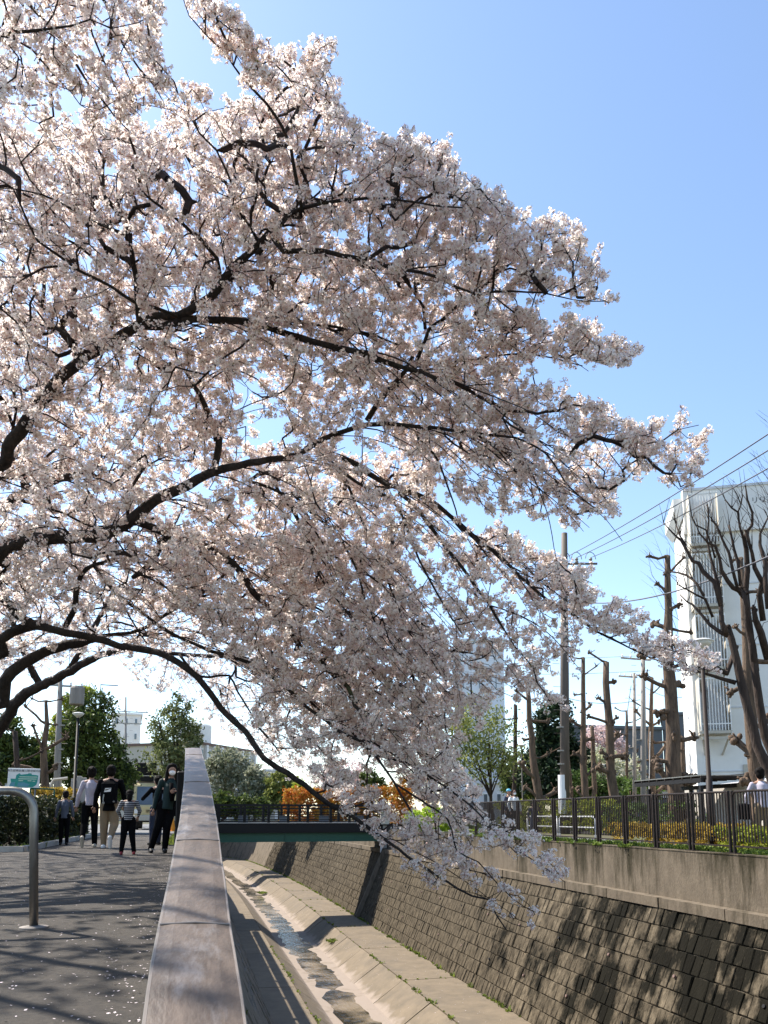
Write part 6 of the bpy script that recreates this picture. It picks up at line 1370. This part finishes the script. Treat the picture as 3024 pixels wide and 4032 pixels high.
def leafy(me, seed, nl_, mt):
    g_ = np.random.default_rng(seed); bm_ = bmesh.new(); bm_.from_mesh(me); me.materials.append(mt)
    for _ in range(nl_):
        d = g_.normal(size=3); d /= np.linalg.norm(d); u = np.cross(d, g_.normal(size=3)); u /= np.linalg.norm(u); L_ = g_.uniform(.022, .038)
        f = bm_.faces.new([bm_.verts.new(tuple(q)) for q in (d * .006, d * L_ * .6 + u * .007, d * L_ * 1.25, d * L_ * .6 - u * .007)]); f.material_index = 2
    bm_.to_mesh(me); bm_.free(); return me
M['youngleaf'] = flat('bronze_young_leaf', (0.38, 0.31, 0.12), .6, var=.3)
M['bud'] = flat('pink_bud', (0.78, 0.50, 0.50), .6, var=.3)
hid = bpy.data.collections.new('umbel_kinds')
for k in range(6):
    o = bpy.data.objects.new('flower_umbel', leafy(umbel_mesh(k, (6, 7, 8, 6, 7, 5)[k], (.023, .025, .027, .021, .028, .019)[k], .0127), k, (0, 2, 0, 2, 0, 2)[k], M['youngleaf' if k % 2 == 0 or k == 3 else 'bud'])); hid.objects.link(o)
def blossom_group():
    ng = bpy.data.node_groups.new('blossom_scatter', 'GeometryNodeTree'); ng.interface.new_socket('Geometry', in_out='INPUT', socket_type='NodeSocketGeometry'); ng.interface.new_socket('Geometry', in_out='OUTPUT', socket_type='NodeSocketGeometry')
    N = ng.nodes; L = ng.links; gi = N.new('NodeGroupInput'); go = N.new('NodeGroupOutput'); m2p = N.new('GeometryNodeMeshToPoints'); ip = N.new('GeometryNodeInstanceOnPoints'); ci = N.new('GeometryNodeCollectionInfo')
    ci.inputs['Collection'].default_value = hid; ci.inputs['Separate Children'].default_value = True; ci.inputs['Reset Children'].default_value = True
    ip.inputs['Pick Instance'].default_value = True
    rv = N.new('FunctionNodeRandomValue'); rv.data_type = 'FLOAT_VECTOR'; rv.inputs[1].default_value = (6.283, 6.283, 6.283)
    rs = N.new('FunctionNodeRandomValue'); rs.data_type = 'FLOAT'; rs.inputs[2].default_value = .75; rs.inputs[3].default_value = 1.25
    ri = N.new('FunctionNodeRandomValue'); ri.data_type = 'INT'; ri.inputs[4].default_value = 0; ri.inputs[5].default_value = 5; ri.inputs['Seed'].default_value = 5
    sc_ = N.new('GeometryNodeInputNamedAttribute'); sc_.data_type = 'FLOAT'; sc_.inputs[0].default_value = 'size'; mu = N.new('ShaderNodeMath'); mu.operation = 'MULTIPLY'
    L.new(gi.outputs[0], m2p.inputs[0]); L.new(m2p.outputs[0], ip.inputs['Points']); L.new(ci.outputs[0], ip.inputs['Instance']); L.new(rv.outputs[0], ip.inputs['Rotation']); L.new(rs.outputs[1], mu.inputs[0]); L.new(sc_.outputs[0], mu.inputs[1]); L.new(mu.outputs[0], ip.inputs['Scale']); L.new(ri.outputs[2], ip.inputs['Instance Index']); L.new(ip.outputs[0], go.inputs[0])
    return ng
NG = blossom_group()
def blossoms(P, T, size=1.0):
    me = bpy.data.meshes.new('blossoms'); me.vertices.add(len(P)); me.vertices.foreach_set('co', P.astype(np.float32).ravel()); at = me.attributes.new('size', 'FLOAT', 'POINT'); at.data.foreach_set('value', np.full(len(P), size, dtype=np.float32) if np.isscalar(size) else size.astype(np.float32)); me.update()
    o = link_mesh('blossoms', me, M['blossom']); md = o.modifiers.new('scatter', 'NODES'); md.node_group = NG; o['kind'] = 'stuff'; return wparent(o, T)

rgA = np.random.default_rng(21)
att = []
xs = [p[0] for p in MAIN]; ys = [p[1] for p in MAIN]; tries = 0
NMAIN = 12500
while len(att) < NMAIN and tries < 200000:
    tries += 1
    x = rgA.uniform(min(xs), max(xs)); y = rgA.uniform(min(ys), max(ys))
    if not inpoly(x, y, MAIN): continue
    t = min(1, max(0, (x - 200) / 2300)); lo = 8.9 - 1.5 * t; hi = 11.4 - 2.9 * t
    if y < 1750 and rgA.random() < .28: continue
    if y < 1750: hi -= .7
    if rgA.random() < .26: lo = 7.7 - .5 * t
    D = rgA.uniform(lo, hi); p = rayd(x, y, D); 
    if gap_noise(p, 1.5) < -.16 - .2 * (y < 1500) : continue
    att.append(p)
for poly, n, d0, d1 in SPARSE: att += sample_poly(poly, n, d0, d1, rgA)
# the part of the crown that reaches out of the frame over the path
for _ in range(900):
    p = np.array([rgA.uniform(-7.5, -1.6), rgA.uniform(5.5, 13.5), rgA.uniform(3.0, 8.0)]); px_, py_, zz = proj(p)
    if px_ > -40 or px_ > -90 and py_ < 700: continue
    att.append(p)
EXTRA = [([('F', [(-900, 1900), (-700, 1300), (-500, 900), (-300, 700)])], [50, 30, 16], 8.6, 8.0), ([('F', [(-900, 1900), (-1000, 1200), (-900, 700), (-700, 200)])], [50, 30, 14], 8.4, 8.0), ([('F', [(-800, 2300), (-1400, 2000), (-1900, 1700), (-2300, 1600)])], [50, 36, 14], 8.6, 8.8), ([('F', [(-300, 700), (-60, 300), (60, -60)])], [13, 10, 7], 8.0, 7.4)]
fork = (-3.9, 8.0, 2.5); tb = (-4.1, 8.0, 0.0)
TA, PA = grow(LIMBS + EXTRA, att, rgA, fork, 'big old cherry tree in full pale blossom leaning out over the canal', base=tb, droop=260, allowed=[MAIN] + [p_[0] for p_ in SPARSE], umb=4.3)
wparent(MB().tube([tb, (-4.08, 8.0, .25), (-4.0, 8.0, 1.2), (-3.92, 8.0, 2.4), (-3.8, 8.05, 3.2), (-3.6, 8.1, 4.0)], [.52, .42, .36, .38, .30, .22], 14, bump=.06).build('trunk', M['bark'], smooth=True), TA)
blossoms(PA, TA, 1.0)
rgB = np.random.default_rng(22)
attB = sample_poly(oP([(-60, 1220), (200, 1190), (420, 1250), (600, 1420), (760, 1560), (800, 1640), (700, 1640), (560, 1560), (450, 1500), (330, 1430), (220, 1430), (60, 1460), (-60, 1480)]), 800, 13.0, 18.0, rgB)
attB += sample_poly(oP([(270, 1430), (430, 1440), (560, 1540), (640, 1640), (560, 1640), (420, 1520), (300, 1480)]), 130, 14, 17, rgB)
attB += sample_poly(oP([(440, 1560), (600, 1560), (780, 1680), (760, 1740), (620, 1680)]), 120, 14, 17, rgB)
for _ in range(500):
    p = np.array([rgB.uniform(-9, -2), rgB.uniform(14, 24), rgB.uniform(3.5, 8)]); 
    if proj(p)[0] < -20 or proj(p)[1] < 2500: attB.append(p)
TB_, PB_ = grow(FAR + [([('F', [(-70, 2960), (-110, 2600), (-140, 2300)])], [50, 40, 20], 19, 18)], attB, rgB, (-6, 18, 2.5), 'second cherry tree behind, its thick limb arching over the path', base=tuple(on_ground(-170, 19)), maxd=2.6, umb=1.9, minr=.003, spur=1.3)
blossoms(PB_, TB_, 1.25)
print('umbels', len(PA), len(PB_))
